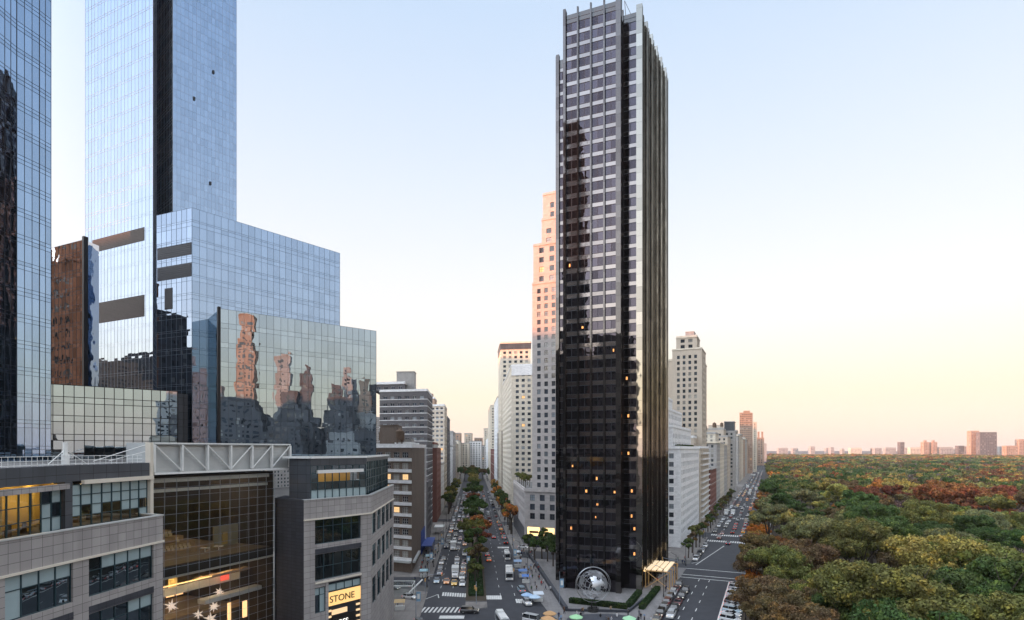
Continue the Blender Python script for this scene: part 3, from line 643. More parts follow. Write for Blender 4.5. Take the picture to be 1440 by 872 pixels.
# ---------------------------------------------------------------- podium wings
GRAN = [stone_twc]
def bigwindow(root, a, b, u0, u1, z0, z1, nx, rows=(.38,), shade=0.8, depth=.35, top=True, name='window', lit=0.0):
    """wide office window set in an opening: frame, panes, shades"""
    a, b = V2(a), V2(b); d = (b - a).normalized(); n = Vector((d.y, -d.x)); W = u1 - u0; H = z1 - z0
    fr = MB(); gl = MB(); sh = MB(); p = a + d * u0; fb = .11
    def S(m_, s, t, c, e, w0, w1, mt=0): m_.seg(p + d * s, p + d * t, z0 + c, z0 + e, w0 - depth, w1 - depth, mt)
    S(fr, 0, W, 0, fb, 0, .12); S(fr, 0, W, H - fb, H, 0, .12)
    xs = [W * i / nx for i in range(nx + 1)]
    for x in xs: S(fr, max(0, x - fb / 2), min(W, x + fb / 2), fb, H - fb, 0, .14)
    cuts = [0] + [H * (1 - r) for r in reversed(rows)] + [H]
    for c in cuts[1:-1]: S(fr, 0, W, c - .05, c + .05, 0.005, .11)
    for i in range(nx):
        for j in range(len(cuts) - 1):
            t1 = (random.random() - .5) * .01
            q0, q1 = p + d * xs[i] - n * (depth - .03 - t1), p + d * xs[i + 1] - n * (depth - .03 + t1)
            r = random.random(); kind = 0
            if j == len(cuts) - 2 and top: kind = 1 if r < shade else 0
            elif j == len(cuts) - 3 and top: kind = 1 if r < shade * .45 else (2 if random.random() < lit else 0)
            elif random.random() < lit: kind = 2
            gl.face([(*q0, z0 + cuts[j]), (*q1, z0 + cuts[j]), (*q1, z0 + cuts[j + 1]), (*q0, z0 + cuts[j + 1])], kind)
    f = fr.build(name, [teal_frame], root); gl.build('pane', [office_glass, shade_glass, warm_glass], f); return f
office_glass = glassmat('dark_office_glass', (0.35, 0.42, 0.46), 0.42, (0.012, 0.018, 0.022), wob=.01, var=.4)
shade_glass = plain('pane_with_white_shade', (0.36, 0.46, 0.48), 0.12, var=0.08, scale=.8, spec=.8)
warm_glass = plain('pane_lit_room', (0.15, 0.10, 0.05), 0.1, var=.3, scale=1.2, emit=(1.0, .62, .25), es=.12)
def wing_wall(root, pts, z1, rows, ops, mat=GRAN, name='wall'):
    """polyline wall, each segment with its own list of openings (px ranges)"""
    m = MB(); acc = 0
    for i in range(len(pts) - 1):
        a, b = V2(pts[i]), V2(pts[i + 1]); L = (b - a).length
        wall_open(m, a, b, 0, z1, ops[i], rows, .45, 0, acc); acc += L
    return m
rows_w = [(11.5, 17.0), (19.1, 23.7), (25.7, 30.2)]
# left wing
LWp = [(-62, 8), (-54.5, 25), (-51.6, 42), (-50.4, 55.3), (-49.65, 64.2), (-48.0, 77.3)]
LW = thing('office_wing', 'curved grey granite podium wing with ribbon windows at the lower left', 'building', (-55, 60, 0))
ops = [[], [(2, L_ - 1.2) for L_ in [(V2(LWp[2]) - V2(LWp[1])).length]], [(1.2, (V2(LWp[3]) - V2(LWp[2])).length - .0)]]
L3 = (V2(LWp[4]) - V2(LWp[3])).length; L4 = (V2(LWp[5]) - V2(LWp[4])).length
a3 = [(.0, u_at(LWp[3], LWp[4], 103))]; a4 = [(u_at(LWp[4], LWp[5], 125), u_at(LWp[4], LWp[5], 216))]
ops[2] = [(1.2, (V2(LWp[3]) - V2(LWp[2])).length - .6)]; a3 = [(.0 + .5, u_at(LWp[3], LWp[4], 103))]
ops += [a3, a4]
m = wing_wall(LW, LWp, 33.9, rows_w, ops)
E0 = V2(LWp[5]); E1 = E0 + Vector((-.909, .416)) * 5.2
m.seg(E0 + Vector((.0, .01)), E1, 0, 33.9, -.3, .0)
m.build('wall', GRAN, LW)
tr = MB()
for i in range(1, 5):
    a, b = LWp[i], LWp[i + 1]
    tr.seg(a, b, 30.25, 30.5, .003, .22, 0); tr.seg(a, b, 33.902, 34.05, -.6, .12, 1)
tr.seg(E0, E1, 30.25, 30.5, .003, .2, 0); tr.seg(E0, E1, 33.902, 34.05, -.5, .1, 1)
tr.build('sill_band', [cream_metal, louvre_pale], LW)
for i in (1, 2, 3, 4):
    for (s, t) in ops[i]:
        for j, (z0, z1) in enumerate(rows_w):
            bigwindow(LW, LWp[i], LWp[i + 1], s, t, z0, z1, max(3, round((t - s) / 2.0)), (.34,), .9 if j == 2 else .6, .4, True, lit=.0 if j else .1)
            if j == 1:
                g_ = MB(); g_.seg(V2(LWp[i]) + (V2(LWp[i + 1]) - V2(LWp[i])).normalized() * s, V2(LWp[i]) + (V2(LWp[i + 1]) - V2(LWp[i])).normalized() * t, 23.75, 24.6, .004, .05)
                g_.build('vent_grille', [stone_dark], LW)
# terrace floor and recessed top storey
fl_ = MB(); fl_.face([(p[0], p[1], 33.5) for p in [(-54.5, 25), (-51.6, 42), (-50.4, 55.3), (-49.65, 64.2), (-48.0, 77.3), (-52, 80), (-75, 100), (-90, 30)]]); fl_.build('roof', [roofmat], LW)
PW = [V2((PX(-120, 47), 47.0)), V2((PX(88, 66.5), 66.5)), V2((PX(207, 80), 80.0))]
Pd0 = (PW[1] - PW[0]).normalized(); Pd1 = (PW[2] - PW[1]).normalized()
pt = MB()
for (a, b) in ((PW[0], PW[1]), (PW[1], PW[2])): pt.seg(a, b, 39.15, 41.1, -.4, 0.35)
pt.seg(PW[1] - Pd0 * .2, PW[1] + Pd1 * .9, 33.5, 39.14, -.5, .42); pt.build('fascia', [panel_dark], LW)
k = MB(); k.seg(PW[0], PW[1] - Pd0 * .3, 38.35, 38.95, .36, .95); k.build('concrete_ledge', [stone_twc], LW)
k = MB(); k.seg(PW[1] + Pd1 * 2.2, PW[2] + Pd1 * .3, 38.75, 39.25, .36, .8); k.seg(PW[2], PW[2] + Pd1 * .6, 33.5, 44.0, -.3, .5); k.build('cream_frame', [cream_metal], LW)
# glazing of the top storey with a real room behind
def glazing(root, a, b, z0, z1, nx, cuts, kinds, off=-.1):
    a, b = V2(a), V2(b); d = (b - a).normalized(); n = Vector((d.y, -d.x)); L = (b - a).length; fr = MB(); gl = MB()
    zs = [z0] + [z0 + (z1 - z0) * c for c in cuts] + [z1]
    for i in range(nx + 1):
        x = L * i / nx; fr.seg(a + d * max(0, x - .07), a + d * min(L, x + .07), z0, z1, off, off + .14)
    for z in zs: fr.seg(a, b, z - .05, z + .05, off + .005, off + .12)
    for i in range(nx):
        for j in range(len(zs) - 1):
            q0, q1 = a + d * L * i / nx + n * (off + .03), a + d * L * (i + 1) / nx + n * (off + .03)
            gl.face([(*q0, zs[j]), (*q1, zs[j]), (*q1, zs[j + 1]), (*q0, zs[j + 1])], kinds(i, j))
    f = fr.build('window', [teal_frame], root); gl.build('pane', [clear_, shade_glass, office_glass], f); return f
clear_ = clearglass('clear_glass', (.82, .88, .88), .10)
glazing(LW, PW[0], PW[1] - Pd0 * .3, 33.6, 38.5, 11, (.33, .66), lambda i, j: 0 if i < 9 else (2 if random.random() < .6 else 1))
def kk(i, j):
    if j >= 2: return 1
    if j == 1: return 1 if random.random() < .65 else 0
    return 1 if i >= 7 else 0
glazing(LW, PW[1] + Pd1 * .95, PW[2], 33.6, 38.7, 8, (.25, .5, .75), kk)
room = MB(); a, b = PW[0], PW[2]; d = (b - a).normalized(); n = Vector((d.y, -d.x))
yellow = plain('yellow_wall', (0.62, 0.42, 0.10), .8, var=.1); room.seg(PW[0], PW[1] + Vector((0, 8)), 33.55, 39, -7.3, -7)
for t in (3, 8.6, 13.4, 18.2, 26): q = PW[0] + Pd0 * t; room.seg(q, q + Pd0 * .25, 33.55, 38.6, -7, -2.4)
room.build('interior_wall', [yellow], LW)
k = MB(); k.face([(*(PW[0] - n * .2), 33.6), (*(PW[2] - n * .2), 33.6), (*(PW[2] - n * 7), 33.6), (*(PW[0] - n * 9), 33.6)]); k.build('interior_floor', [plain('office_carpet', (.09, .075, .06), .9)], LW)
ocl = emis('office_ceiling_light', (1, .74, .38), 5.0)
for t in (2, 5.5, 9, 12.5, 16, 19.5, 23, 28, 33):
    k = MB(); q = PW[0] + Pd0 * t; k.seg(q, q + Pd0 * 1.0, 38.05, 38.12, -5.6, -2.4); k.build('ceiling_light', [ocl], LW)
dwood = plain('desk_wood', (.10, .07, .05), .6)
for t in range(1, 32, 3):
    desk = MB(); q = PW[0] + Pd0 * (t + random.random()); desk.seg(q, q + Pd0 * 1.6, 34.2, 34.28, -2.4, -1.5); desk.seg(q + Pd0 * .2, q + Pd0 * .8, 34.3, 34.8, -2.1, -2.0); desk.seg(q + Pd0 * .1, q + Pd0 * .2, 33.6, 34.2, -2.3, -1.6); desk.build('desk', [dwood], LW)
rf = MB(); rf.face([(*(PW[0] + Vector((0, 0))), 41.08), (*PW[1], 41.08), (*PW[2], 41.08), (*(PW[2] + Vector((-4, 16))), 41.08), (*(PW[2] + Vector((-40, 36))), 41.08), (*(PW[0] + Vector((-26, 10))), 41.08)]); rf.build('roof', [roofmat], LW)
# roof railing and mast
rl = MB()
for (a, b) in ((PW[0], PW[1]), (PW[1], PW[2] - Pd1 * 1.0)):
    L = (b - a).length; d = (b - a) / L
    for i in range(int(L / .9) + 1): q = a + d * min(i * .9, L); rl.rod((q.x, q.y, 41.1), (q.x, q.y, 42.2), .03, 4)
    for z in (41.25, 41.7, 42.2): rl.rod((a.x, a.y, z), (b.x, b.y, z), .03, 4)
rl.build('railing', [white_metal], LW)
mast = MB(); q = V2((PX(92, 70), 70.0)); mast.rod((*q, 41.1), (*q, 42.4), .42, 14); mast.rod((*q, 42.4), (*q, 43.9), .27, 14)
for s_ in (-1, 1): mast.rod((q.x, q.y, 43.0), (q.x + .3, q.y + s_ * 3, 41.2), .05, 5)
mast.build('vent_mast', [white_metal], LW)

# right wing
RA, RB, RC = V2((-37, 99.8)), V2((-27.95, 111.3)), V2((-30.3, 143.8)); RS = V2((PX(386, 104), 104.0))
RW = thing('office_wing', 'grey granite podium wing with shop signs beside the glass atrium', 'building', (-35, 115, 0))
LAB = (RB - RA).length; LBC = (RC - RB).length
m = MB(); oAB = [(u_at(RA, RB, 443), u_at(RA, RB, 508))]
wall_open(m, RA, RB, 0, 33.9, oAB, [(4, 18.4), (19.1, 23.9), (25.7, 30.2)], .6, 0, 0)
oBC = []
x = 1.6
for i in range(5): oBC.append((x, x + 4.6)); x += 6.1
wall_open(m, RB, RC, 0, 33.9, oBC, rows_w, .45, 0, LAB)
m.build('wall', GRAN, RW)
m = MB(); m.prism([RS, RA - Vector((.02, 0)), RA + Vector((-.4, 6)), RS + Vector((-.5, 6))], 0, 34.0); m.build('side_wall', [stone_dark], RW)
tr = MB()
for a, b in ((RA, RB), (RB, RC)):
    tr.seg(a, b, 30.25, 30.5, .003, .25, 0); tr.seg(a, b, 33.902, 34.05, -.6, .12, 1)
d = (RB - RA).normalized(); tr.seg(RA + d * oAB[0][0], RA + d * oAB[0][1], 18.6, 18.9, .003, .2, 0); tr.build('sill_band', [cream_metal, louvre_pale], RW)
k = MB(); k.seg(RA + d * oAB[0][0], RA + d * oAB[0][1], 23.95, 24.9, .004, .05); k.build('vent_grille', [stone_dark], RW)
bigwindow(RW, RA, RB, *oAB[0], 25.7, 30.2, 5, (.3,), .0, .5); bigwindow(RW, RA, RB, *oAB[0], 19.1, 23.9, 5, (.5,), .0, .5)
u0, u1 = oAB[0]; um = u0 + (u1 - u0) * .28
bigwindow(RW, RA, RB, u0, um - .6, 13.2, 17.8, 2, (.3,), .6, .45); bigwindow(RW, RA, RB, u0, um - .6, 5, 11.6, 2, (.3,), .9, .45)
k = MB(); k.seg(RA + d * (um - .6), RA + d * um, 4, 18.4, -.59, -.02); k.seg(RA + d * u0, RA + d * (um - .6), 11.62, 13.18, -.58, -.1); k.seg(RA + d * u0, RA + d * (um - .6), 17.82, 18.39, -.58, -.1); k.build('stone_mullion', GRAN, RW)
shop = emis('shop_display_glow', (.9, .62, .34), .4)
k = MB(); k.seg(RA + d * um, RA + d * u1, 4, 18.4, -.6, -.5); k.build('shopfront', [mull_dark], RW)
bigwindow(RW, RA, RB, um, u1, 16.6, 18.0, 4, (.02,), 1.0, .42)
def board(root, s, t, z0, z1, mat, name='sign_board', w0=-.4, w1=-.2): kb = MB(); kb.seg(RA + d * s, RA + d * t, z0, z1, w0, w1); return kb.build(name, [mat], root)
def lettering(text, root, s, z, size, mat, w_=-.15, name='lettering', dd=None, base=None, ext=.05):
    cu = bpy.data.curves.new(name, 'FONT'); cu.body = text; cu.size = size; cu.extrude = ext; cu.materials.append(mat); cu.align_x = 'LEFT'
    o = bpy.data.objects.new(name, cu); C.objects.link(o); D = dd or d; n_ = Vector((D.y, -D.x)); p = (base or RA) + D * s + n_ * w_
    bpy.context.view_layer.update(); me = bpy.data.meshes.new_from_object(o); C.objects.unlink(o); bpy.data.objects.remove(o)
    o = bpy.data.objects.new(name, me); C.objects.link(o)
    o.parent = root; o.location = Vector((p.x, p.y, z)) - (wloc(root) if root else Vector((0, 0, 0))); o.rotation_euler = (math.radians(90), 0, math.atan2(D.y, D.x)); return o
gold = emis('gold_backlit_sign', (.9, .55, .2), .5); blackm = plain('black_sign', (.02, .017, .015), .4, var=0)
sw = u1 - um
board(RW, um, u1, 13.9, 16.4, gold, 'backlit_sign'); lettering('STONE', RW, um + .3, 14.5, 1.75, blackm)
board(RW, um + .9, um + 4.2, 12.1, 13.0, shop, 'display_window'); 
board(RW, um + .9, u1 - 1.2, 8.9, 11.9, blackm, 'shop_sign_board'); lettering('BOSS', RW, um + 1.3, 10.0, 1.35, emis('white_sign_letter', (1, .95, .85), .6))
for z in (9.5, 10.6, 11.7, 12.8): board(RW, um + .1, um + .75, z, z + .35, shop, 'shelf_light'); board(RW, u1 - .95, u1 - .1, z, z + .35, shop, 'shelf_light')
board(RW, um, u1, 4.2, 8.6, shop, 'display_window', -.45, -.4)
for (s, t) in oBC:
    for j, (z0, z1) in enumerate(rows_w): bigwindow(RW, RB, RC, s, t, z0, z1, 3, (.34,), .4, .4, lit=.05)
# upper glass storey of the right wing
QA = V2((PX(407, 103.5), 103.5)); QB = RB + Vector((-1.1, .6)); QC = RC + Vector((-1.2, -1.5)); QM = RA + Vector((.5, 1.8))
k = MB(); k.face([(p.x, p.y, 33.6) for p in (QA, RA, RB, RC, RC + Vector((-12, 0)), QA + Vector((-3, 10)))]); k.build('roof', [roofmat], RW)
glazing(RW, QM, QB, 33.7, 40.0, 8, (.3, .52, .78), lambda i, j: (1 if random.random() < .75 else 2) if j in (0,) else (0 if j == 2 and 1 <= i <= 6 else 2))
glazing(RW, QB, QC, 33.7, 40.6, 14, (.25, .5, .75), lambda i, j: 2)
k = MB(); d2 = (QB - QM).normalized(); k.seg(QM, QB, 40.05, 41.3, -.4, .12); k.seg(QB, QC, 40.65, 41.3, -.4, .12); k.seg(QA, QM, 33.6, 41.3, -.4, .05); k.seg(QA + Vector((0, .1)), QA + Vector((-3, 8)), 33.6, 41.3, 0, .2); k.build('fascia', [panel_dark], RW)
k = MB(); k.seg(QM + d2 * 1.3, QB - d2 * 1.0, 38.6, 39.2, .05, .5); k.seg(QA + Vector((-1, 0)), QM, 41.35, 41.75, -.6, .4); k.seg(QM, QB, 41.35, 41.75, -.6, .4); k.seg(QB, QC, 41.35, 41.7, -.6, .4); k.build('white_coping', [white_metal], RW)
k = MB(); k.face([(p.x, p.y, 41.3) for p in (QA, QM, QB, QC, QC + Vector((-30, 6)), QA + Vector((-10, 22)))]); k.build('roof', [roofmat], RW)
k = MB(); k.seg(QM, QB, 33.7, 40, -5.2, -5.0); k.build('interior_wall', [yellow], RW)
pl_ = emis('penthouse_light', (1, .7, .35), 4.0)
for t in (1.5, 4, 6.5, 9, 11.5): k = MB(); k.seg(QM + d2 * t, QM + d2 * (t + .7), 39.2, 39.3, -4, -2); k.build('ceiling_light', [pl_], RW)

# ---------------------------------------------------------------- atrium between the wings
AT = thing('glass_atrium', 'tall glass-walled atrium under a white truss between the two granite wings', 'atrium', (-50, 90, 0))
A0 = V2((-52.6, 82.0)); A1 = V2((PX(386, 102.6), 102.6)); dA = (A1 - A0).normalized(); nA = Vector((dA.y, -dA.x)); LA = (A1 - A0).length
net = MB()
nu = 12
for i in range(nu + 1): q = A0 + dA * LA * i / nu + nA * .05; net.rod((*q, 0), (*q, 38.6), .028, 4)
for j in range(0, 29): z = 38.6 - j * 1.35; a, b = A0 + nA * .05, A1 + nA * .05; net.rod((*a, z), (*b, z), .02, 4)
for i in range(0, nu, 1): q = A0 + dA * LA * (i + .35) / nu - nA * 1.3; net.rod((*q, 24), (*(q + dA * .5), 38.6), .018, 4)
net.build('cable_net', [mull_mid], AT)
gl = MB()
for i in range(nu):
    for j in range(28):
        z = 38.6 - j * 1.35; a, b = A0 + dA * LA * i / nu, A0 + dA * LA * (i + 1) / nu; t1 = (random.random() - .5) * .01
        gl.face([(*(a + nA * t1), z - 1.35), (*(b + nA * t1), z - 1.35), (*(b - nA * t1), z), (*(a - nA * t1), z)])
gl.build('glass_wall', [clearglass('atrium_glass', (.82, .82, .78), .05)], AT)
DW = 24.0
def AP(s, w_): return A0 + dA * s - nA * w_
dk = plain('dark_interior', (.045, .04, .036), .8, var=.2); tim = plain('warm_timber', (.34, .25, .15), .7, var=.2, scale=1.0); slab = plain('atrium_floor', (.19, .16, .12), .6, var=.2)
def ab(name, s0, s1, w0, w1, z0, z1, mat, parent=None):
    k = MB(); P = [AP(s0, w0), AP(s1, w0), AP(s1, w1), AP(s0, w1)]; k.prism(P, z0, z1); return k.build(name, [mat], parent or AT)
ab('back_wall', -1, LA + 1, DW, DW + .3, 0, 39, dk); ab('interior_wall', -1.3, -1, 0.3, DW, 0, 39, dk); ab('interior_wall', LA + .5, LA + .8, 1.2, DW, 0, 39, dk)
ab('atrium_ceiling', -1, LA, 0.6, DW, 38.7, 39.0, dk)
ab('floor_slab', -1, LA, 0.5, DW, 23.7, 25.2, dk); k = ab('stage_floor', -1, LA, 1.2, DW, 25.21, 25.26, slab); ab('slab_edge', -1, LA, 0.25, .5, 23.45, 23.75, cream_metal)
ab('gallery_edge', -1, LA - .3, 1.0, 3.0, 38.0, 38.65, white_metal); ab('gallery_edge', -1, LA - .3, 1.4, 2.2, 36.5, 36.95, white_metal)
for j in range(6):
    s_ = ab('seat_tier', 0, 15.5 - j * .9, 8.5 + j * 1.9, 10.4 + j * 1.9, 25.25, 25.9 + j * .95, tim)
    sm = MB()
    for i in range(int((14 - j * .9) / .75)):
        if random.random() < .12: continue
        q = AP(.6 + i * .75, 9.6 + j * 1.9); sm.seg(q, q + dA * .5, 25.9 + j * .95, 26.35 + j * .95, -.3, .1); sm.seg(q, q + dA * .5, 26.35 + j * .95, 26.75 + j * .95, -.3, -.22)
    sm.build('seat_row', [plain('cream_seat', (.55, .47, .30), .7, var=.1)] if j == 0 else [MATS['cream_seat']], s_)
ab('stage_panel', 17.2, 22.3, 9, 9.3, 25.25, 29.0, plain('beige_panel', (.42, .37, .25), .7)); ab('stage_screen', 18.9, 19.9, 8.8, 8.95, 25.6, 27.8, plain('ochre_panel', (.65, .45, .16), .7))
k = MB()
for (s_, w_) in ((13.5, 6.5), (15.8, 6)): k.box(-.7, .7, -.35, .35, 25.9, 26.05, M=Matrix.Translation((*AP(s_, w_), 0))); k.rod((*AP(s_, w_), 25.3), (*AP(s_, w_), 25.9), .1, 6)
k.build('table', [white_metal], AT)
am = emis('atrium_lamp', (1.0, .68, .36), 75.0)
for (s_, w_) in ((4, 9), (9, 9), (14, 9), (19, 9), (4, 15), (9, 15), (14, 15), (20, 15)): k = MB(); k.box(-.3, .3, -.2, .2, 38.4, 38.5, M=Matrix.Translation((*AP(s_, w_), 0))); k.build('ceiling_light', [am], AT)
# lower mall levels
for z in (18.6, 13.4, 8.2): ab('mall_floor', -1, LA, 9.0, DW, z, z + .5, slab); ab('balustrade', -1, LA, 8.8, 8.95, z, z + 1.3, white_metal if z == 18.6 else tim)
ab('ground_floor', -1, LA, .5, DW, .0, .2, slab)
ab('bridge_beam', 11, LA, 3.2, 5.0, 17.2, 17.9, white_metal); ab('bridge_beam', 12, LA, 6.2, 7.6, 20.6, 21.0, tim)
k = MB(); a, b = AP(-1, 1.6), AP(11, 1.6)
for i in range(34): q = a.lerp(b, i / 34.0); k.seg(q, q + dA * .26, 22.0, 22.18, 0, .2)
k.build('string_light', [emis('gold_light', (1, .62, .25), 1.2)], AT)
wl = emis('mall_shop_light', (1.0, .60, .28), 1.0)
for z in (19.2, 14.0, 8.8):
    for s_ in range(0, 23, 2):
        ab('shop_window', s_ + random.random() * .5, s_ + 1.3 + random.random(), DW - .6, DW - .4, z + .4, z + 1.5 + random.random() * 1.4, wl if random.random() < .75 else tim)
ab('pier_light', 17.3, 17.9, 5.5, 5.7, 12.2, 15.6, wl); ab('pier_light', 21.3, 22.2, 6.5, 6.7, 11.8, 14.8, wl); ab('gold_column', 9.2, 10.6, 9.5, 9.8, 18.8, 21.6, emis('gold_column_glow', (.9, .55, .15), .35))
k = ab('red_sign', 17.6, 19.4, 7.8, 7.95, 19.2, 20.3, emis('red_neon', (.9, .12, .08), .6))
for (s_, w_, z) in ((3, 7, 22.9), (8, 7, 22.9), (13, 7, 22.9), (18, 7, 22.9), (5, 14, 18.4), (12, 14, 18.4), (19, 14, 18.4), (5, 14, 13.2), (12, 14, 13.2), (19, 14, 13.2)):
    k = MB(); k.box(-.6, .6, -.1, .1, z, z + .1, M=Matrix.Translation((*AP(s_, w_), 0))); k.build('ceiling_light', [am], AT)
# white truss across the top
ts = MB(); T0 = A0 - dA * .3 + nA * .9; T1 = V2((PX(405, 105.4), 105.4)) + nA * .4
LT = (T1 - T0).length; dT = (T1 - T0).normalized(); zb, ztp = 39.6, 44.0
ts.seg(T0, T1, ztp - .2, ztp, -.3, .3); ts.seg(T0, T1, zb - .3, zb + .0, -.3, .3)
npan = 6
for i in range(npan + 1):
    q = T0 + dT * LT * i / npan; ts.seg(q - dT * .14, q + dT * .14, zb + .11, ztp - .31, -.2, .32)
for i in range(npan):
    a = T0 + dT * LT * i / npan; b = T0 + dT * LT * (i + 1) / npan; nT = Vector((dT.y, -dT.x)) * .12
    za, zb_ = (ztp - .3, zb + .1) if i < 3 else (zb + .1, ztp - .3)
    ts.rod((*(a + nT), za), (*(b + nT), zb_), .11, 6)
ts.build('truss', [white_metal], AT)
k = MB(); k.seg(T0, T1, zb, ztp - .2, -.6, -.45); z = zb + .3
while z < ztp - .3: k.seg(T0, T1, z, z + .06, -.44, -.38); z += .5
k.seg(T0 - dT * .1, T0, zb - .3, ztp, -6, .3); k.build('truss_cladding', [louvre_pale], AT)
k = MB(); k.face([(*T0, ztp - .4), (*T1, ztp - .4), (*(T1 - nA * 12), ztp - .4), (*(T0 - nA * 12), ztp - .4)]); k.build('roof', [roofmat], AT)
k = MB(); q = T0 - nA * 6 - dT * .2; k.rod((*(T0 - dT * .4), ztp - .1), (*(T0 - dT * 7 - nA * 2), 41.4), .06, 5); k.rod((*(T0 - dT * .4), ztp - 1.1), (*(T0 - dT * 5 - nA * 2), 41.4), .05, 5); k.build('stay_rod', [white_metal], AT)
# hanging star ornaments in the atrium
starm = plain('lit_star_paper', (.80, .72, .66), .6, var=0, emit=(1, .80, .68), es=.35)
def star_mesh(r=1.5):
    m_ = MB(); dirs = []; ga = math.pi * (3 - math.sqrt(5))
    for k_ in range(14):
        z = 1 - 2 * (k_ + .5) / 14; rr = math.sqrt(1 - z * z); dirs.append(Vector((rr * math.cos(ga * k_), rr * math.sin(ga * k_), z)))
    for v in dirs: m_.rod(v * .18 * r, v * r * random.uniform(.8, 1.15), .20 * r, 4, r2=.01)
    return m_.mesh('star_ornament', [starm])
stm = star_mesh()
stars = [(241, 852, 2.5, 1.6, 'at the far left, half hidden by the granite wing'), (308, 832, 4.0, 1.25, 'topmost of those hanging in the atrium'), (279, 864, 3.5, 1.35, 'second from the left at the bottom of the atrium'), (301, 853, 3.0, 1.5, 'in the middle of the atrium above the lowest one'), (296, 870, 2.5, 1.6, 'lowest of all in the atrium')]
for (px, py, w_, r, lab) in stars:
    s_ = u_at(A0 - nA * w_, A1 - nA * w_, px); q = AP(s_, w_); z = ZT(py, q.y)
    o = bpy.data.objects.new('star_ornament', stm); C.objects.link(o); o.location = (q.x, q.y, z); o.scale = (r / 2.3,) * 3; o.rotation_euler = (random.random(), random.random(), random.random() * 3)
    tag(o, 'white spiky star ornament ' + lab, 'star ornament', 'star ornaments in the atrium')
terracotta = stone('terracotta_brick', (0.62, 0.26, 0.12), 0.4, 0.14, 0.012, (0.3, 0.16, 0.1), streak=0.15, off=0.5)  # only on an unseen added block; its orange replaces sunset colour in a reflection
# ================================================================ MASONRY BUILDINGS
CB = Vector((40.4, 172.6)); BRL = Vector((5.6, 246.0)); BLL = Vector((-34.8, 195.0))
def cpw(t0, t1, dep=24, s=0.0): return quadpoly(CB + dC * t0 - nC * s, dC, t1 - t0, -nC, dep)
def brt(Y0, Y1, dep=22, s=0.0): return quadpoly(BRL + dB * (Y0 - 246) + nB * s, dB, Y1 - Y0, (.909, -.05), dep)
def blf(Y0, Y1, dep=24, s=0.0): return quadpoly(BLL + dB * (Y0 - 195) - nB * s, dB, Y1 - Y0, (-.909, .416), dep)
def zat(py, x_or_Y): return ZT(py, x_or_Y)
# ---- white stone apartment house beside the dark tower
b = Bld('apartment_building', 'white stone apartment house with stepped terraces right of the dark tower', loc=(77, 253, 0))
P = cpw(80, 150, 30)
b.tier(P, 0, 43.6, bay=4.4, fl=3.7, ww=2.0, wh=2.1, nx=3, nz=2, first=5, sill=.8, cornice=.3, band=4)
zz = 43.6
for (ta, tb, s, hh) in ((80.5, 144, 3.5, 9.5), (80.8, 138, 7.5, 8.5), (81, 132, 11.5, 7.0), (81, 126, 15, 6)):
    b.tier(cpw(ta, tb, 26 - s * .5, s), zz, zz + hh, bay=4.4, fl=3.7, ww=1.8, wh=2.1, nx=2, sill=.7, cornice=.25); zz += hh
root = b.finish(whitestone, panem=pane_cool, ind=100)
bulkhead(root, cpw(90, 104, 10, 18), zz, 5, whitestone)
# ---- tan balconied block
b = Bld('apartment_building', 'tan apartment block with stacked balconies beyond the white stone house', loc=(110, 325, 0))
b.tier(cpw(156, 205, 24), 0, 44.0, bay=4.2, fl=3.3, ww=2.2, wh=1.7, nx=2, first=4, cornice=.3, balc=2)
b.tier(cpw(160, 200, 18, 4), 44, 50, bay=4.5, fl=3.2, ww=2.0, wh=1.7, cornice=.2)
root = b.finish(tanstone, whitestone, ind=100); water_tank(root, *(CB + dC * 172 - nC * 12), 50)
# ---- tall cream tower behind
b = Bld('apartment_tower', 'tall cream apartment tower rising between the dark tower and the park avenue', loc=(111, 330, 0))
c0 = V2((PX(987, 332), 332.0)); 
b.tier(quadpoly(c0, dC, 22, -nC, 17), 0, 103, bay=3.3, fl=3.4, ww=1.6, wh=2.0, nx=2, nz=1, first=8, pair=False, cornice=.3, parapet=.5)
b.tier(quadpoly(c0 + dC * 2 - nC * 3, dC, 15, -nC, 12), 103, 110.5, bay=4.5, fl=3.4, ww=2.4, wh=2.0, cornice=.3)
b.tier(quadpoly(c0 - nC * 17.01 + dC * 1.5, dC, 22, -nC, 12), 0, 97, bay=3.8, fl=3.5, ww=1.5, wh=1.9, nz=1, first=8, cornice=.3)
b.tier(quadpoly(c0 + dC * 22.01 - nC * .8, dC, 14, -nC, 20), 0, 97, bay=4.4, fl=3.5, ww=2.2, wh=1.9, nz=1, first=8, cornice=.3)
root = b.finish(beigebrick, yellowstone, ind=100); bulkhead(root, quadpoly(c0 + dC * 5 - nC * 5, dC, 8, -nC, 5), 110.5, 3.5, greystone)
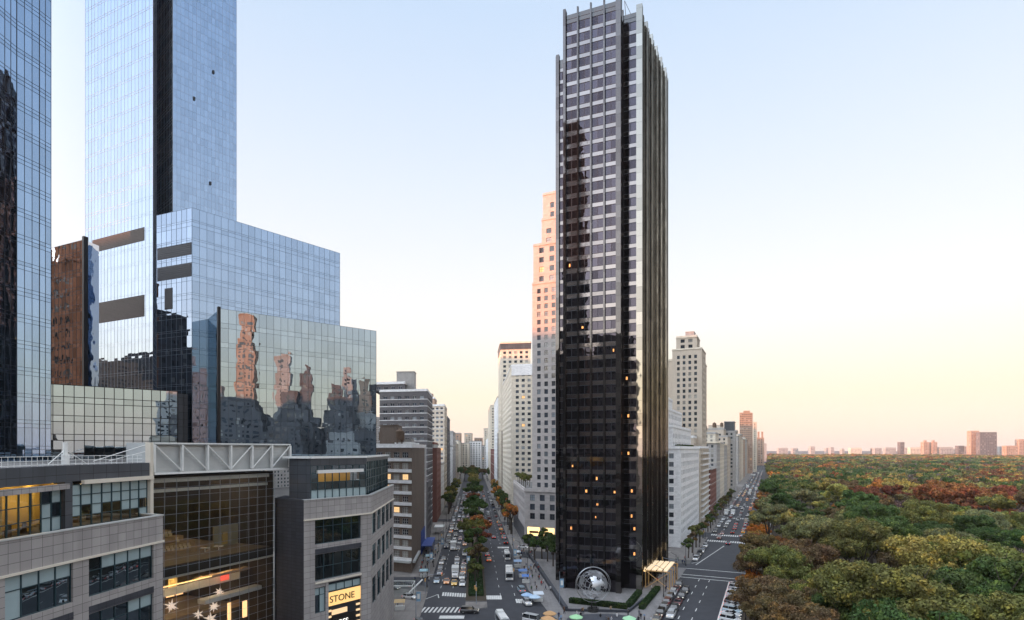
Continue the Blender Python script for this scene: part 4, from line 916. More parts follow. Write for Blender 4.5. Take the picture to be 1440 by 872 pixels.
# ---- row along the park avenue: (t0, t1, height z, depth, material, kind)
row = [(216, 262, 30, redbrick, 'red brick mansion-like building with pale stone ends on the park avenue', .0),
       (264, 296, 48, greystone, 'dark grey stone building with an arched roof storey on the park avenue', .0),
       (298, 340, 56, yellowstone, 'cream stone apartment house with dark roof windows on the park avenue', 8),
       (342, 378, 47, greystone, 'grey stone apartment house just past the cream one on the park avenue', .0),
       (384, 430, 62, beigebrick, 'beige brick apartment house in the middle of the park avenue row', 7),
       (434, 474, 55, yellowstone, 'sandy stone apartment house in the shaded middle of the park avenue row', 0),
       (480, 520, 66, tanstone, 'tan stone apartment house in front of the orange-lit tower', 8),
       (566, 610, 60, greystone, 'slim grey stone house before the orange-lit tower', 0),
       (616, 670, 68, beigebrick, 'beige apartment block beyond the orange-lit tower', 6),
       (676, 730, 58, yellowstone, 'lower sandy block beyond the orange-lit tower', 0),
       (740, 800, 66, pinkbrick, 'pinkish brick block in the far half of the park avenue', 8),
       (810, 880, 60, greystone, 'grey block in the far half of the park avenue', 0),
       (890, 960, 64, beigebrick, 'dull beige block far along the park avenue', 8),
       (1070, 1160, 64, greystone, 'far grey block past the twin-topped tower', 0),
       (1170, 1280, 60, yellowstone, 'far sandy block past the twin-topped tower', 0),
       (1300, 1420, 56, greystone, 'smoky grey block near the far end of the park avenue', 0),
       (1440, 1600, 52, beigebrick, 'last but one beige block at the end of the park avenue', 0),
       (1640, 1900, 46, greystone, 'last grey block where the park avenue meets the horizon', 0)]
for i, (t0, t1, z, mt, lab, setb) in enumerate(row):
    near = t0 < 450; b = Bld('apartment_building', lab, loc=(*(CB + dC * t0), 0), group='apartment houses along the park avenue')
    kw = dict(bay=4.0, fl=3.5, ww=1.6, wh=2.0, nx=2, nz=1, first=5) if near else dict(bay=5.0, fl=4.0, ww=2.2, wh=2.2, nx=1, nz=1, first=4)
    if setb:
        b.tier(cpw(t0, t1, 26), 0, z - setb, band=3, **kw); b.tier(cpw(t0 + 5, t1 - 5, 18, 4), z - setb, z, **dict(kw, first=0))
    else: b.tier(cpw(t0, t1, 26), 0, z, band=4, cornice=.8, **kw)
    root = b.finish([mt], greystone if mt is not greystone else yellowstone, ind=60 if near else (24 if t0 < 700 else 0))
    c_ = CB + dC * (t0 + t1) / 2 - nC * 12
    bulkhead(root, quadpoly(c_, dC, (t1 - t0) * .25, -nC, 7), z, 4.5, mt)
    if i % 2 == 0: water_tank(root, c_.x - 3, c_.y - 4, z)
# taller ones behind the row
def tall(lab, px0, px1, Y, topy, mt, setp=None, dep=22, name='apartment_tower', **kw):
    p1 = V2((PX(px1, Y), Y)); p0 = V2((PX(px0, Y), Y)); wd = (p1 - p0).length
    z = ZT(topy, Y); b = Bld(name, lab, loc=(p0.x, p0.y, 0))
    k = dict(bay=4.6, fl=3.6, ww=2.0, wh=2.0, nx=1, nz=1, first=6); k.update(kw)
    b.tier([p0, p1, p1 + dC * dep, p0 + dC * dep], 0, z, **k)
    return b, p0, p1, z
b, p0, p1, z = tall('black glass topped tower with a pale roof frame behind the stone houses', 1017, 1034, 560, 607, greystone)
b.tier([p0.lerp(p1, .08), p0.lerp(p1, .92), p0.lerp(p1, .92) + dC * 18, p0.lerp(p1, .08) + dC * 18], z, z + 10, mat=1, blank=(0, 1, 2, 3), parapet=.4, cornice=.5)
b.finish([greystone, panel_dark], ind=40)
b, p0, p1, z = tall('square brick tower with its whole top lit orange by the low sun', 1040, 1058, 1000, 581, pinkbrick, bay=3.6, ww=1.8)
root = b.finish([pinkbrick], ind=60); bulkhead(root, [p0.lerp(p1, .3), p0.lerp(p1, .8), p0.lerp(p1, .8) + dC * 8, p0.lerp(p1, .3) + dC * 8], z, 4, pinkbrick)
b, p0, p1, z = tall('slim pale slab just right of the orange-lit square tower', 1059, 1064, 1060, 594, yellowstone); b.finish([yellowstone], ind=0)
b, p0, p1, z = tall('distant tower with two small orange-lit turrets near the avenue horizon', 1064, 1074.5, 1500, 616, pinkbrick, bay=7, fl=6, ww=3, wh=3)
for f in (.12, .62):
    q0, q1 = p0.lerp(p1, f), p0.lerp(p1, f + .26); b.tier([q0, q1, q1 + dC * 6, q0 + dC * 6], z, z + 16, blank=(0, 1, 2, 3))
b.finish([pinkbrick], ind=0)
b, p0, p1, z = tall('distant shaded slab at the vanishing end of the park avenue', 1074.5, 1078, 2000, 624, greystone, bay=9, fl=7, ww=4, wh=4); b.finish([greystone], ind=0)
# ---- right side of the tree-lined avenue: pale limestone pair
b = Bld('apartment_building', 'white limestone corner building with lit shopfronts left of the dark tower', loc=(5.6, 246, 0))
P = quadpoly(BRL, dB, 70, (.909, -.416), 21)
b.tier(P, 0, 25, bay=4.6, fl=4.0, ww=2.3, wh=2.6, nx=2, nz=2, first=12, cornice=.35, parapet=1.0, sill=.7, endm=1.2)
root = b.finish(limestone, panem=pane_cool, ind=100)
sh = MB(); gl = MB(); d = Vector((.909, -.416)); n = Vector((d.y, -d.x))
for (s, t) in ((1.3, 7.0), (8.4, 13.8)):
    for (z0, z1, mt) in ((5.6, 9.2, 1), (.6, 5.2, 0)): sh.seg(BRL + d * s, BRL + d * t, z0, z1, .01, .06, mt)
for i in range(14): a = BRL + dB * (2 + i * 4.8); sh.seg(a + dB * 3.6, a, .6, 8.6, .012, .07, 0)
sh.build('shopfront', [panel_dark, emis('shop_window_glow', (1.0, .66, .26), 1.1)], root)
k = MB(); k.seg(BRL + d * 2.2, BRL + d * 6.4, 6.6, 7.6, .07, .12); k.seg(BRL + d * 9.4, BRL + d * 12.6, 5.9, 7.4, .07, .12); k.build('shop_display', [plain('shop_display_dark', (.15, .06, .03), .5)], root)
b = Bld('apartment_tower', 'slender limestone tower with its stepped crown lit orange by the low sun', loc=(9.4, 255, 0))
c0 = V2((PX(748.5, 255), 255.0)); e1 = Vector((.909, -.416)); zs = 25
def tt(s, wd, dp, z0, z1, off=0, **k): b.tier(quadpoly(c0 + e1 * s + dC * off, e1, wd, dC, dp), z0, z1, **dict(dict(bay=3.5, fl=3.5, ww=1.7, wh=2.1, nx=2, nz=2, sill=.8, cornice=.2, parapet=.7), **k))
tt(0, 24, 24, 25.1, 118, pair=False); tt(.3, 23, 22, 118, 135.5, .5, bay=5.0, ww=2.2, wh=2.4, fl=4.3)
tt(4.0, 17, 16, 135.5, 147, 1.5, bay=5, ww=2.4, wh=2.2, fl=4.2); tt(4.4, 14, 13, 147, 158.5, 2, bay=5, ww=1.8, wh=2.4, fl=4.2)
root = b.finish(limestone, panem=pane_cool, ind=100); bulkhead(root, quadpoly(c0 + e1 * 8 + dC * 5, e1, 4, dC, 4), 158.5, 2.0, limestone)
b = Bld('apartment_building', 'pale gridded hotel slab beyond the limestone corner building', loc=(-1, 331, 0))
c0 = BRL + dB * 86; b.tier(quadpoly(c0, dB, 100, (.909, -.25), 18), 0, 92.5, bay=3.6, fl=3.3, ww=1.9, wh=1.7, nx=2, nz=1, first=6, cornice=.2, parapet=.6, endm=.2)
root = b.finish(yellowstone, whitestone, panem=pane_cool, ind=100); k = MB(); k.seg(c0 + Vector((.2, 0)), c0 + Vector((.909, -.25)).normalized() * 17.9, 86.5, 92, .01, .4); k.build('sign_fascia', [whitestone], root)
b = Bld('apartment_tower', 'tall cream tower with a dark band under its roof behind the gridded slab', loc=(-8, 445, 0))
c0 = V2((PX(704, 445), 445.0)); b.tier(quadpoly(c0, dB, 40, (.98, -.15), 24), 0, 122, bay=4.4, fl=3.6, ww=2.2, wh=2.0, nx=2, nz=1, first=6, cornice=0, parapet=0)
b.tier(quadpoly(c0 - Vector((.3, .3)), dB, 40.6, (.98, -.15), 24.6), 122, 127, blank=(0, 1, 2, 3), mat=1, cornice=.4); b.finish([yellowstone, panel_dark], panem=pane, ind=80)
for i, (Y0, Y1, z, mt, lab) in enumerate(((440, 520, 58, brownbrick, 'brown brick mid-height block beyond the gridded slab'), (525, 600, 92, whitestone, 'white slab apartment house halfway up the tree-lined avenue'),
        (605, 720, 44, redbrick, 'low red brick block on the right of the tree-lined avenue'), (730, 840, 100, yellowstone, 'cream stepped block closing the right side of the tree-lined avenue'),
        (850, 1000, 60, whitestone, 'pale low block far up the tree-lined avenue, right side'))):
    b = Bld('apartment_building', lab, loc=(*(BRL + dB * (Y0 - 246)), 0), group='buildings right of the tree-lined avenue')
    b.tier(brt(Y0, Y1, 24), 0, z, bay=4.4, fl=3.6, ww=2.0, wh=1.9, nx=1, nz=1, first=4, band=0 if i % 2 else 3); b.finish([mt], yellowstone, ind=60 if i < 3 else 20)
# roof garden on the limestone corner
# ---- left side of the tree-lined avenue
b = Bld('apartment_building', 'brown brick building with white-striped window bays and a blank side wall on the left corner', loc=(-34.8, 195, 0))
P = quadpoly(BLL, dB, 52, (-.909, .416), 24)
b.tier(P, 0, 44, bay=3.7, fl=3.85, ww=2.5, wh=2.0, nx=3, nz=2, first=4.5, sill=.9, cornice=.3, parapet=1.0, endm=.4, band=0, blank=(0,))
root = b.finish(brownbrick, whitestone, pane_warm, frame_white, ind=100)
k = MB(); e = Vector((-.909, .416))
for j in range(10):
    z = 4.5 + j * 3.85; k.seg(BLL + e * 24, BLL, z - .35, z + .75, .02, .30)
k.build('white_band', [whitestone], root)
k = MB(); k.seg(BLL + e * 24, BLL, 3.6, 4.3, .31, 1.6); k.seg(BLL, BLL + dB * 20, 3.6, 4.3, .31, 1.2); k.build('canopy', [louvre_pale], root)
k = MB(); k.prism(quadpoly(BLL + dB * 51.2 - nB * .5, dB, .8, nB, 1.2), 0, 45); k.build('white_edge_strip', [whitestone], root)
bulkhead(root, quadpoly(BLL + dB * 12 + e * 8, dB, 14, e, 8), 44, 8, brownbrick); bulkhead(root, quadpoly(BLL + dB * 30 + e * 4, dB, 10, e, 6), 44, 3, greystone)
for (s, t) in ((6, 6), (22, 8), (18, 16)): water_tank(root, *(BLL + dB * s + e * t), 44, 1.5, 3)
for i in range(8):
    k = MB(); q = BLL + dB * (3 + i * 5) + e * (2 + (i % 3) * 3); k.box(-1, 1, -.8, .8, 44, 45.6, M=Matrix.Translation((q.x, q.y, 0))); k.build('air_conditioner', [white_metal], root)
b = Bld('apartment_building', 'charcoal brick block with pale floor lines and a boxy roof tower', loc=(-44, 290, 0))
c0 = V2((PX(601, 285), 285.0)); b.tier(quadpoly(c0, dB, 36, (-.98, .2), 26), 0, 73, bay=4.0, fl=3.55, ww=2.2, wh=1.6, nx=2, nz=1, first=4, cornice=.2, band=1, parapet=.8)
b.tier(quadpoly(c0 + Vector((-12, 3)), dB, 28, (-.98, .2), 17), 73, 77, bay=4, fl=3.5, ww=2.2, wh=1.6, nx=2, nz=1, mat=0)
root = b.finish([darkbrick], whitestone, pane_cool, frame_white, ind=100); bulkhead(root, quadpoly(c0 + Vector((-8, 8)), dB, 9, (-1, .1), 9.5), 73, 10.5, greystone)
b = Bld('apartment_building', 'low black-framed office building right of the blank brown wall', loc=(-40, 256, 0))
b.tier(blf(264, 285, 14, -.0), 0, 27, bay=3.6, fl=3.5, ww=2.8, wh=2.4, nx=2, nz=1, first=4, cornice=.2); b.finish(darkbrick, panem=pane_cool, ind=60)
b = Bld('apartment_building', 'red brick slab with a grey glazed top left of the tree-lined avenue', loc=(-48, 330, 0))
b.tier(blf(330, 372, 17), 0, 43, bay=4.2, fl=3.5, ww=1.2, wh=1.6, nx=1, nz=1, first=4, cornice=.2, blank=(3,)); b.tier(blf(334, 370, 14, 2), 43, 46.5, mat=1, bay=4, fl=3.3, ww=2.8, wh=2.2); b.finish([redbrick, louvre_pale], ind=60)
b = Bld('apartment_tower', 'pale apartment tower with sunlit-coloured upper floors and a curved bay left of the tree-lined avenue', loc=(-52, 430, 0))
b.tier(blf(420, 460, 24), 0, 76, bay=3.8, fl=3.4, ww=2.2, wh=1.7, nx=2, nz=1, first=4, band=2, cornice=.2, mat=1); b.tier(blf(428, 456, 14, 8), 76, 82, bay=4, fl=3.2, ww=1.6, wh=1.6)
root = b.finish([pinkbrick, tanstone], whitestone, pane_cool, frame_white, ind=90); bulkhead(root, blf(436, 446, 8, 10), 82, 4, pinkbrick)  # no sun reaches here; the sunlit tone is put into brick and stone
for i, (Y0, Y1, z, mt, lab) in enumerate(((375, 415, 33, whitestone, 'low white block left of the tree-lined avenue below the curved-bay tower'), (470, 520, 70, darkbrick, 'dark brick tower just right of the curved-bay tower'),
        (530, 590, 46, whitestone, 'small bright white block left side of the tree-lined avenue'), (600, 690, 62, greystone, 'grey slab far up on the left of the tree-lined avenue'),
        (700, 820, 50, beigebrick, 'beige block far up on the left of the tree-lined avenue'), (830, 1000, 56, yellowstone, 'last sandy block on the left of the tree-lined avenue'))):
    b = Bld('apartment_building', lab, loc=(*(BLL + dB * (Y0 - 195)), 0), group='buildings left of the tree-lined avenue')
    b.tier(blf(Y0, Y1, 22), 0, z, bay=4.4, fl=3.6, ww=2.0, wh=1.9, nx=1, nz=1, first=4); b.finish([mt], greystone, ind=50 if i < 3 else 20)
# blocks closing the tree-lined avenue where it bends
far = [(636, 1010, 14, 72, pinkbrick), (644, 1020, 20, 54, yellowstone), (653, 1100, 14, 74, beigebrick), (660, 1040, 22, 58, whitestone), (667, 1150, 16, 66, pinkbrick), (672, 1060, 20, 50, whitestone), (680, 1120, 14, 84, yellowstone), (686, 1010, 18, 80, beigebrick)]
for i, (px, Y, wd, z, mt) in enumerate(far):
    b = Bld('apartment_building', ('%s of the hazy blocks closing the end of the tree-lined avenue, counting from the left' % ordw(i + 1)), loc=(PX(px, Y), Y, 0), group='hazy blocks at the end of the avenue')
    c0 = V2((PX(px, Y), Y)); b.tier(quadpoly(c0, (1, 0), wd, (0, 1), 30), 0, z, bay=5, fl=4, ww=2.4, wh=2, nx=1, nz=1); b.finish([mt], greystone, ind=12)
# ---- scattered far skyline beyond the park
sk = [(1266, 1272, 622, 626, 3300, darkbrick), (1299, 1307, 622, 622, 3200, pinkbrick), (1311, 1318, 622, 622, 3200, pinkbrick), (1365, 1377, 606, 606, 2900, pinkbrick), (1378, 1402, 608, 608, 2850, darkbrick), (1433, 1446, 618, 618, 2900, pinkbrick),
      (1140, 1146, 628, 628, 3800, greystone), (1168, 1173, 629, 629, 3800, greystone), (1348, 1356, 627, 627, 3000, darkbrick), (1415, 1432, 627, 627, 2800, pinkbrick), (1322, 1340, 629, 629, 3200, greystone), (1100, 1108, 630, 630, 3900, greystone),
      (1196, 1212, 630, 630, 3800, yellowstone), (1230, 1240, 630, 630, 3700, greystone), (1280, 1296, 629.5, 629.5, 3400, yellowstone), (1405, 1414, 628, 628, 3000, greystone), (1356, 1364, 628, 628, 3000, greystone), (1245, 1260, 629.5, 629.5, 3500, greystone)]
r_ = random.Random(11)
for q in range(15):
    a_ = 1095 + q * 22 + r_.uniform(-4, 4); t_ = r_.uniform(629.4, 631.4); sk.append((a_, a_ + r_.uniform(3, 11), t_, t_, r_.uniform(3500, 4100), r_.choice([greystone, greystone, darkbrick, brownbrick])))
labs = ['small dark block on the horizon above the park centre', 'left of the two twin stub towers on the horizon', 'right of the two twin stub towers on the horizon', 'pink tower left of the broad dark block on the horizon', 'broad dark twin-shaft block standing above the right of the park', 'pinkish tower at the right edge of the horizon']
for i, (a_, b_, ty, _, Y, mt) in enumerate(sk):
    lab = labs[i] if i < 6 else '%s of the low pale blocks along the far park edge, from the left' % ordw(1 + sorted(range(6, len(sk)), key=lambda q: sk[q][0]).index(i))
    b = Bld('distant_building', lab, loc=(PX(a_, Y), Y, 0), group='far buildings beyond the park'); wd = (b_ - a_) / F * Y
    b.tier(quadpoly((PX(a_, Y), Y), (1, 0), wd, (0, 1), 25), 0, ZT(ty, Y), bay=9, fl=8, ww=4, wh=4, nx=1, nz=1); b.finish([mt], mt, ind=0)
    if i in (1, 2): bulkhead(b.root, inset(quadpoly((PX(a_, Y), Y), (1, 0), wd, (0, 1), 25), .4), ZT(ty, Y), 12, mt)
# ---- unseen blocks added all around: some fill mirror glass, some block the low sun
behind = [(-150, -20, 34, 118, darkbrick), (-112, -52, 30, 128, greystone), (-196, -10, 36, 104, brownbrick), (-240, -60, 40, 150, darkbrick), (-131, -27, 16, 285, darkbrick), (-150, -110, 36, 140, brownbrick), (-185, -90, 22, 150, darkbrick), (-225, -150, 40, 165, pinkbrick), (-90, -110, 38, 135, darkbrick),
          (-330, -70, 60, 135, greystone), (-830, -80, 130, 142, greystone), (-780, 30, 110, 164, darkbrick), (-700, 120, 90, 140, pinkbrick), (-900, -190, 90, 150, brownbrick), (-320, 720, 70, 128, greystone), (-330, 800, 70, 130, greystone), (-330, 890, 80, 126, brownbrick), (-330, 980, 80, 130, greystone), (-340, 1080, 90, 128, greystone), (-350, 1190, 100, 130, greystone), (-310, 260, 60, 128, greystone), (-320, 330, 70, 132, beigebrick),  # added west of the view to block the low sun
          (-310, 410, 60, 126, darkbrick), (-300, 480, 60, 130, greystone), (-290, 560, 60, 128, beigebrick), (-290, 640, 60, 132, greystone), (-228, 90, 22, 104, darkbrick), (-160, 122, 18, 116, terracotta),  # terracotta block added to redden the narrow glass block's reflection
          (250, -115, 40, 84, darkbrick), (284, -128, 22, 84, darkbrick), (306, -150, 15, 168, pinkbrick), (318, -112, 20, 96, darkbrick), (330, -128, 13, 134, greystone), (344, -112, 11, 118, darkbrick), (345, -75, 30, 92, darkbrick), (366, -92, 14, 108, darkbrick), (388, -70, 13, 116, pinkbrick),
          (405, -50, 26, 90, darkbrick), (430, -30, 26, 80, greystone), (290, -175, 20, 100, greystone), (420, -100, 12, 122, darkbrick), (460, -50, 16, 98, darkbrick), (225, -130, 26, 52, beigebrick), (190, -150, 30, 44, redbrick), (150, -170, 30, 50, brownbrick), (110, -180, 28, 42, greystone), (500, -60, 20, 84, greystone), (0, -142, 44, 106, darkbrick), (-4, -190, 44, 110, greystone), (0, -238, 44, 106, brownbrick), (-4, -288, 46, 110, greystone), (232, -62, 30, 66, darkbrick), (262, -70, 26, 76, darkbrick), (300, -84, 26, 72, darkbrick), (325, -66, 26, 84, darkbrick), (362, -58, 26, 78, greystone), (390, -40, 26, 86, darkbrick), (350, -30, 30, 66, darkbrick), (300, -30, 30, 58, darkbrick), (425, -12, 30, 76, darkbrick), (268, -30, 26, 56, greystone), (318, -95, 9, 122, darkbrick), (374, -84, 8, 128, greystone), (398, -64, 10, 112, darkbrick)]  # towers straight behind the camera are added to shade the reflected skyline
for i, (x, y, wd, z, mt) in enumerate(behind):
    b = Bld('unseen_city_block', '%s unseen city block added for shade and reflections, %s in the ring seen in the mirror glass' % ('tall' if z > 120 else 'mid-height', ordw(i + 1)), loc=(x, y, 0), group='unseen blocks added for shade and reflections')
    b.tier(quadpoly(V2((x, y)) - dC * wd / 2 + nC * wd / 2, dC, wd, -nC, wd), 0, z * .86, bay=4.6, fl=4.0, ww=2.2, wh=2.2, nx=1, nz=1); b.tier(inset(quadpoly(V2((x, y)) - dC * wd / 2 + nC * wd / 2, dC, wd, -nC, wd), .72), z * .86, z, bay=4.6, fl=4.0, ww=2.2, wh=2.2, nx=1, nz=1)
    b.finish([mt], mt, pane_plain, ind=0)
# ================================================================ TREES
def leafmat(name, src='object'):
    m, nt, b = newmat(name); b.inputs['Roughness'].default_value = .7; b.inputs['Specular IOR Level'].default_value = .15
    g = N(nt, 'ShaderNodeNewGeometry')
    if src == 'object': oi = N(nt, 'ShaderNodeObjectInfo'); col = oi.outputs['Color']
    else: at = N(nt, 'ShaderNodeAttribute'); at.attribute_name = 'col'; col = at.outputs['Color']
    nz = N(nt, 'ShaderNodeTexNoise'); nz.inputs['Scale'].default_value = .28; nz.inputs['Detail'].default_value = 3
    nt.links.new(g.outputs['Position'], nz.inputs['Vector'])
    hs = N(nt, 'ShaderNodeHueSaturation'); mr = N(nt, 'ShaderNodeMapRange'); mr.inputs[1].default_value = .3; mr.inputs[2].default_value = .7; mr.inputs[3].default_value = .48; mr.inputs[4].default_value = .515
    nt.links.new(nz.outputs[0], mr.inputs[0]); nt.links.new(mr.outputs[0], hs.inputs['Hue']); 
    n2 = N(nt, 'ShaderNodeTexNoise'); n2.inputs['Scale'].default_value = .55; n2.inputs['Detail'].default_value = 4; nt.links.new(g.outputs['Position'], n2.inputs['Vector'])
    m2 = N(nt, 'ShaderNodeMapRange'); m2.inputs[1].default_value = .50; m2.inputs[2].default_value = .68; nt.links.new(n2.outputs[0], m2.inputs[0])      # leaves already turning, in patches
    vm = N(nt, 'ShaderNodeVectorMath', operation='MULTIPLY'); vm.inputs[1].default_value = (1.75, 1.45, .95); nt.links.new(col, vm.inputs[0])
    v0 = N(nt, 'ShaderNodeVectorMath', operation='SCALE'); v0.inputs['Scale'].default_value = .9; nt.links.new(col, v0.inputs[0])
    mc = N(nt, 'ShaderNodeMix', data_type='RGBA'); nt.links.new(m2.outputs[0], mc.inputs[0]); nt.links.new(v0.outputs[0], mc.inputs[6]); nt.links.new(vm.outputs[0], mc.inputs[7]); nt.links.new(mc.outputs[2], hs.inputs['Color'])
    c = tint(nt, hs.outputs[0], g.outputs['Random Per Island'], .45, 1.6); nt.links.new(c, b.inputs['Base Color'])
    tr = N(nt, 'ShaderNodeBsdfTranslucent'); nt.links.new(c, tr.inputs[0]); mx = N(nt, 'ShaderNodeMixShader'); mx.inputs[0].default_value = .25
    o = [n for n in nt.nodes if n.type == 'OUTPUT_MATERIAL'][0]; nt.links.new(b.outputs[0], mx.inputs[1]); nt.links.new(tr.outputs[0], mx.inputs[2]); nt.links.new(mx.outputs[0], o.inputs[0]); return m
leaf_obj = leafmat('autumn_leaves'); leaf_attr = leafmat('autumn_leaves_far', 'attr')
bark = plain('bark', (.07, .055, .042), .9, var=.3, scale=3)
rng = np.random.default_rng(5)
def crown_arrays(n, R=6.0, H=9.0, z0=5.0, size=.42, lobes=16, sparse=0.0, conic=0.0):
    """leaf quads spread over overlapping lobes: returns vertices (4n,3)"""
    L = []; big = max(5, lobes // 4)
    for i in range(big):
        a = 2.4 * i + rng.uniform(-.3, .3); r = R * .72 * math.sqrt((i + .5) / big); t = rng.uniform(.35, 1)
        h = z0 + H * (.22 + .56 * math.sqrt(max(0, 1 - (r / R) ** 2)) * t); k = (1 - conic * (h - z0) / H)
        cx, cy = r * math.cos(a) * (1 - conic * .5 * t), r * math.sin(a) * (1 - conic * .5 * t); br = R * rng.uniform(.22, .36) * k
        L.append((cx, cy, h, br * .8))
        for j in range(4):
            u_ = rng.normal(size=3); u_[2] = abs(u_[2]) * .9 - .2; u_ /= np.linalg.norm(u_); L.append((cx + u_[0] * br * .85, cy + u_[1] * br * .85, h + u_[2] * br * .8, br * rng.uniform(.32, .55)))
    L = np.array(L)
    wgt = L[:, 3] ** 2; idx = rng.choice(len(L), n, p=wgt / wgt.sum()); v = rng.normal(size=(n, 3)); v[:, 2] = v[:, 2] * .9 + .3
    v /= np.linalg.norm(v, axis=1)[:, None]; rad = L[idx, 3] * (rng.uniform(.5, 1.0, n) ** .4) * rng.choice([1.0, 1.2], n, p=[.82, .18])
    c = L[idx, :3] + v * rad[:, None] * np.array([1, 1, .85])
    nn = v * 1.0 + rng.normal(size=(n, 3)) * .42; nn /= np.linalg.norm(nn, axis=1)[:, None]
    t = np.cross(nn, rng.normal(size=(n, 3))); t /= np.linalg.norm(t, axis=1)[:, None]; bt = np.cross(nn, t)
    s = size * rng.uniform(.6, 1.35, n)[:, None]; a2 = s * rng.uniform(.5, 1, n)[:, None]
    q = np.stack([c - t * s, c - bt * a2 * .8, c + t * s, c + bt * a2], 1); return q.reshape(-1, 3)
def quads_mesh(name, v, mat):
    me = bpy.data.meshes.new(name); n = len(v) // 4
    me.vertices.add(4 * n); me.vertices.foreach_set('co', v.astype(np.float32).ravel()); me.loops.add(4 * n); me.loops.foreach_set('vertex_index', np.arange(4 * n, dtype=np.int32))
    me.polygons.add(n); me.polygons.foreach_set('loop_start', np.arange(0, 4 * n, 4, dtype=np.int32)); me.polygons.foreach_set('loop_total', np.full(n, 4, dtype=np.int32))
    me.materials.append(mat); me.update(calc_edges=True); me.validate(); return me
def trunk_mesh(h=6.0, R=5.0, top=12.0, r=.32, twigs=5):
    m = MB(); m.rod((0, 0, -.1), (.15, .1, h), r, 8, r2=r * .7, cap=False)
    for k in range(twigs):
        a = 2 * math.pi * k / twigs + random.random(); e = random.uniform(.35, .75) * R; z = h + random.uniform(.35, .8) * (top - h); m.rod((.15, .1, h - .3), (e * .5 * math.cos(a), e * .5 * math.sin(a), h + (z - h) * .6), r * .5, 6, r2=r * .28, cap=False)
        m.rod((e * .5 * math.cos(a), e * .5 * math.sin(a), h + (z - h) * .6), (e * math.cos(a + .2), e * math.sin(a + .2), z), r * .28, 5, r2=.03, cap=False)
        m.rod((e * .5 * math.cos(a), e * .5 * math.sin(a), h + (z - h) * .6), (e * .7 * math.cos(a - .7), e * .7 * math.sin(a - .7), z + .8), r * .22, 5, r2=.03, cap=False)
    return m.mesh('trunk', [bark])
def tree_kind(n, R, H, z0, size, lobes, **k):
    return (quads_mesh('crown', crown_arrays(n, R, H, z0, size, lobes, **k), leaf_obj), trunk_mesh(z0 + 1, R, z0 + H))
KN = [tree_kind(24000, 7.5, 12, 5.5, .175, 52), tree_kind(24000, 7.0, 13, 5, .175, 46), tree_kind(18000, 6.2, 13, 5, .175, 38, conic=.35), tree_kind(26000, 8.2, 11, 6, .175, 60)]
KM = [tree_kind(8000, 7.2, 12, 5.5, .31, 36), tree_kind(8000, 6.6, 13, 5, .30, 32, conic=.2), tree_kind(8500, 7.8, 11, 6, .31, 40)]
KB = [tree_kind(1900, 6.5, 11, 5.5, .30, 18), tree_kind(5200, 6.8, 11, 5.5, .26, 22)]
KS = [tree_kind(2600, 3.4, 6.5, 3.0, .30, 12), tree_kind(2600, 3.0, 7.0, 3.0, .30, 10)]
def tree(kind, x, y, sc, col, label, group, rot=None, zs=None, name='tree', z=0.1):
    t = thing(name, label, 'tree', (x, y, z), group); cm, tm = kind
    for nm, me in (('crown', cm), ('trunk', tm)):
        o = bpy.data.objects.new(nm, me); C.objects.link(o); o.parent = t
        if nm == 'crown': o.color = (*col, 1)
    t.scale = (sc, sc, zs or sc); t.rotation_euler = (0, 0, random.uniform(0, 6.28) if rot is None else rot); return t
PAL0 = {'olive green': (.112, .122, .038), 'dark green': (.050, .082, .026), 'deep green': (.042, .080, .024), 'yellow-green': (.22, .20, .06), 'mustard': (.28, .19, .055), 'rust brown': (.20, .085, .032), 'russet': (.155, .058, .030),
       'orange': (.32, .14, .035), 'dull brown': (.115, .085, .042), 'grey-purple': (.115, .088, .080), 'pale green': (.135, .14, .065)}
PAL = {k: tuple(c * 1.35 for c in v) for k, v in PAL0.items()}
W_ = ['olive green'] * 5 + ['dark green'] * 3 + ['yellow-green'] * 3 + ['mustard'] * 3 + ['rust brown'] * 4 + ['russet'] * 4 + ['orange'] * 1 + ['dull brown'] * 4 + ['grey-purple'] * 2 + ['pale green'] * 3
def vary(c, a=.16): f = random.uniform(1 - a, 1 + a); return tuple(min(1, x * f * random.uniform(.93, 1.07)) for x in c)
SPOT = {(0, 0): 'dull brown'}
# hand-placed nearest trees: px, py of crown top, colour, scale, kind
front = [(1048, 775, 'dull brown', .85, 0), (1078, 757, 'dull brown', .95, 1), (1098, 772, 'olive green', .95, 0), (1122, 762, 'dull brown', 1.0, 3), (1150, 775, 'dull brown', .9, 1), (1075, 815, 'dull brown', .8, 0), (1120, 822, 'dull brown', .85, 3), (1150, 812, 'olive green', .9, 1),
         (1200, 800, 'dark green', 1.0, 3), (1228, 782, 'olive green', 1.15, 0), (1262, 778, 'olive green', 1.25, 3), (1300, 790, 'dark green', 1.15, 1), (1240, 822, 'olive green', 1.0, 0), (1285, 835, 'dark green', 1.05, 3), (1190, 835, 'dark green', .95, 1), (1330, 740, 'yellow-green', 1.25, 3), (1365, 748, 'olive green', 1.2, 0), (1395, 775, 'dark green', 1.2, 1),
         (1345, 790, 'dark green', 1.1, 0), (1380, 815, 'dark green', 1.05, 3), (1425, 825, 'olive green', 1.1, 0), (1440, 770, 'pale green', 1.15, 3), (1330, 850, 'olive green', .9, 1), (1250, 858, 'mustard', .85, 2), (1120, 858, 'dull brown', .85, 0), (1160, 862, 'dull brown', .85, 1), (1075, 848, 'dull brown', .7, 1)]
taken = []
front.sort(key=lambda r: r[0])
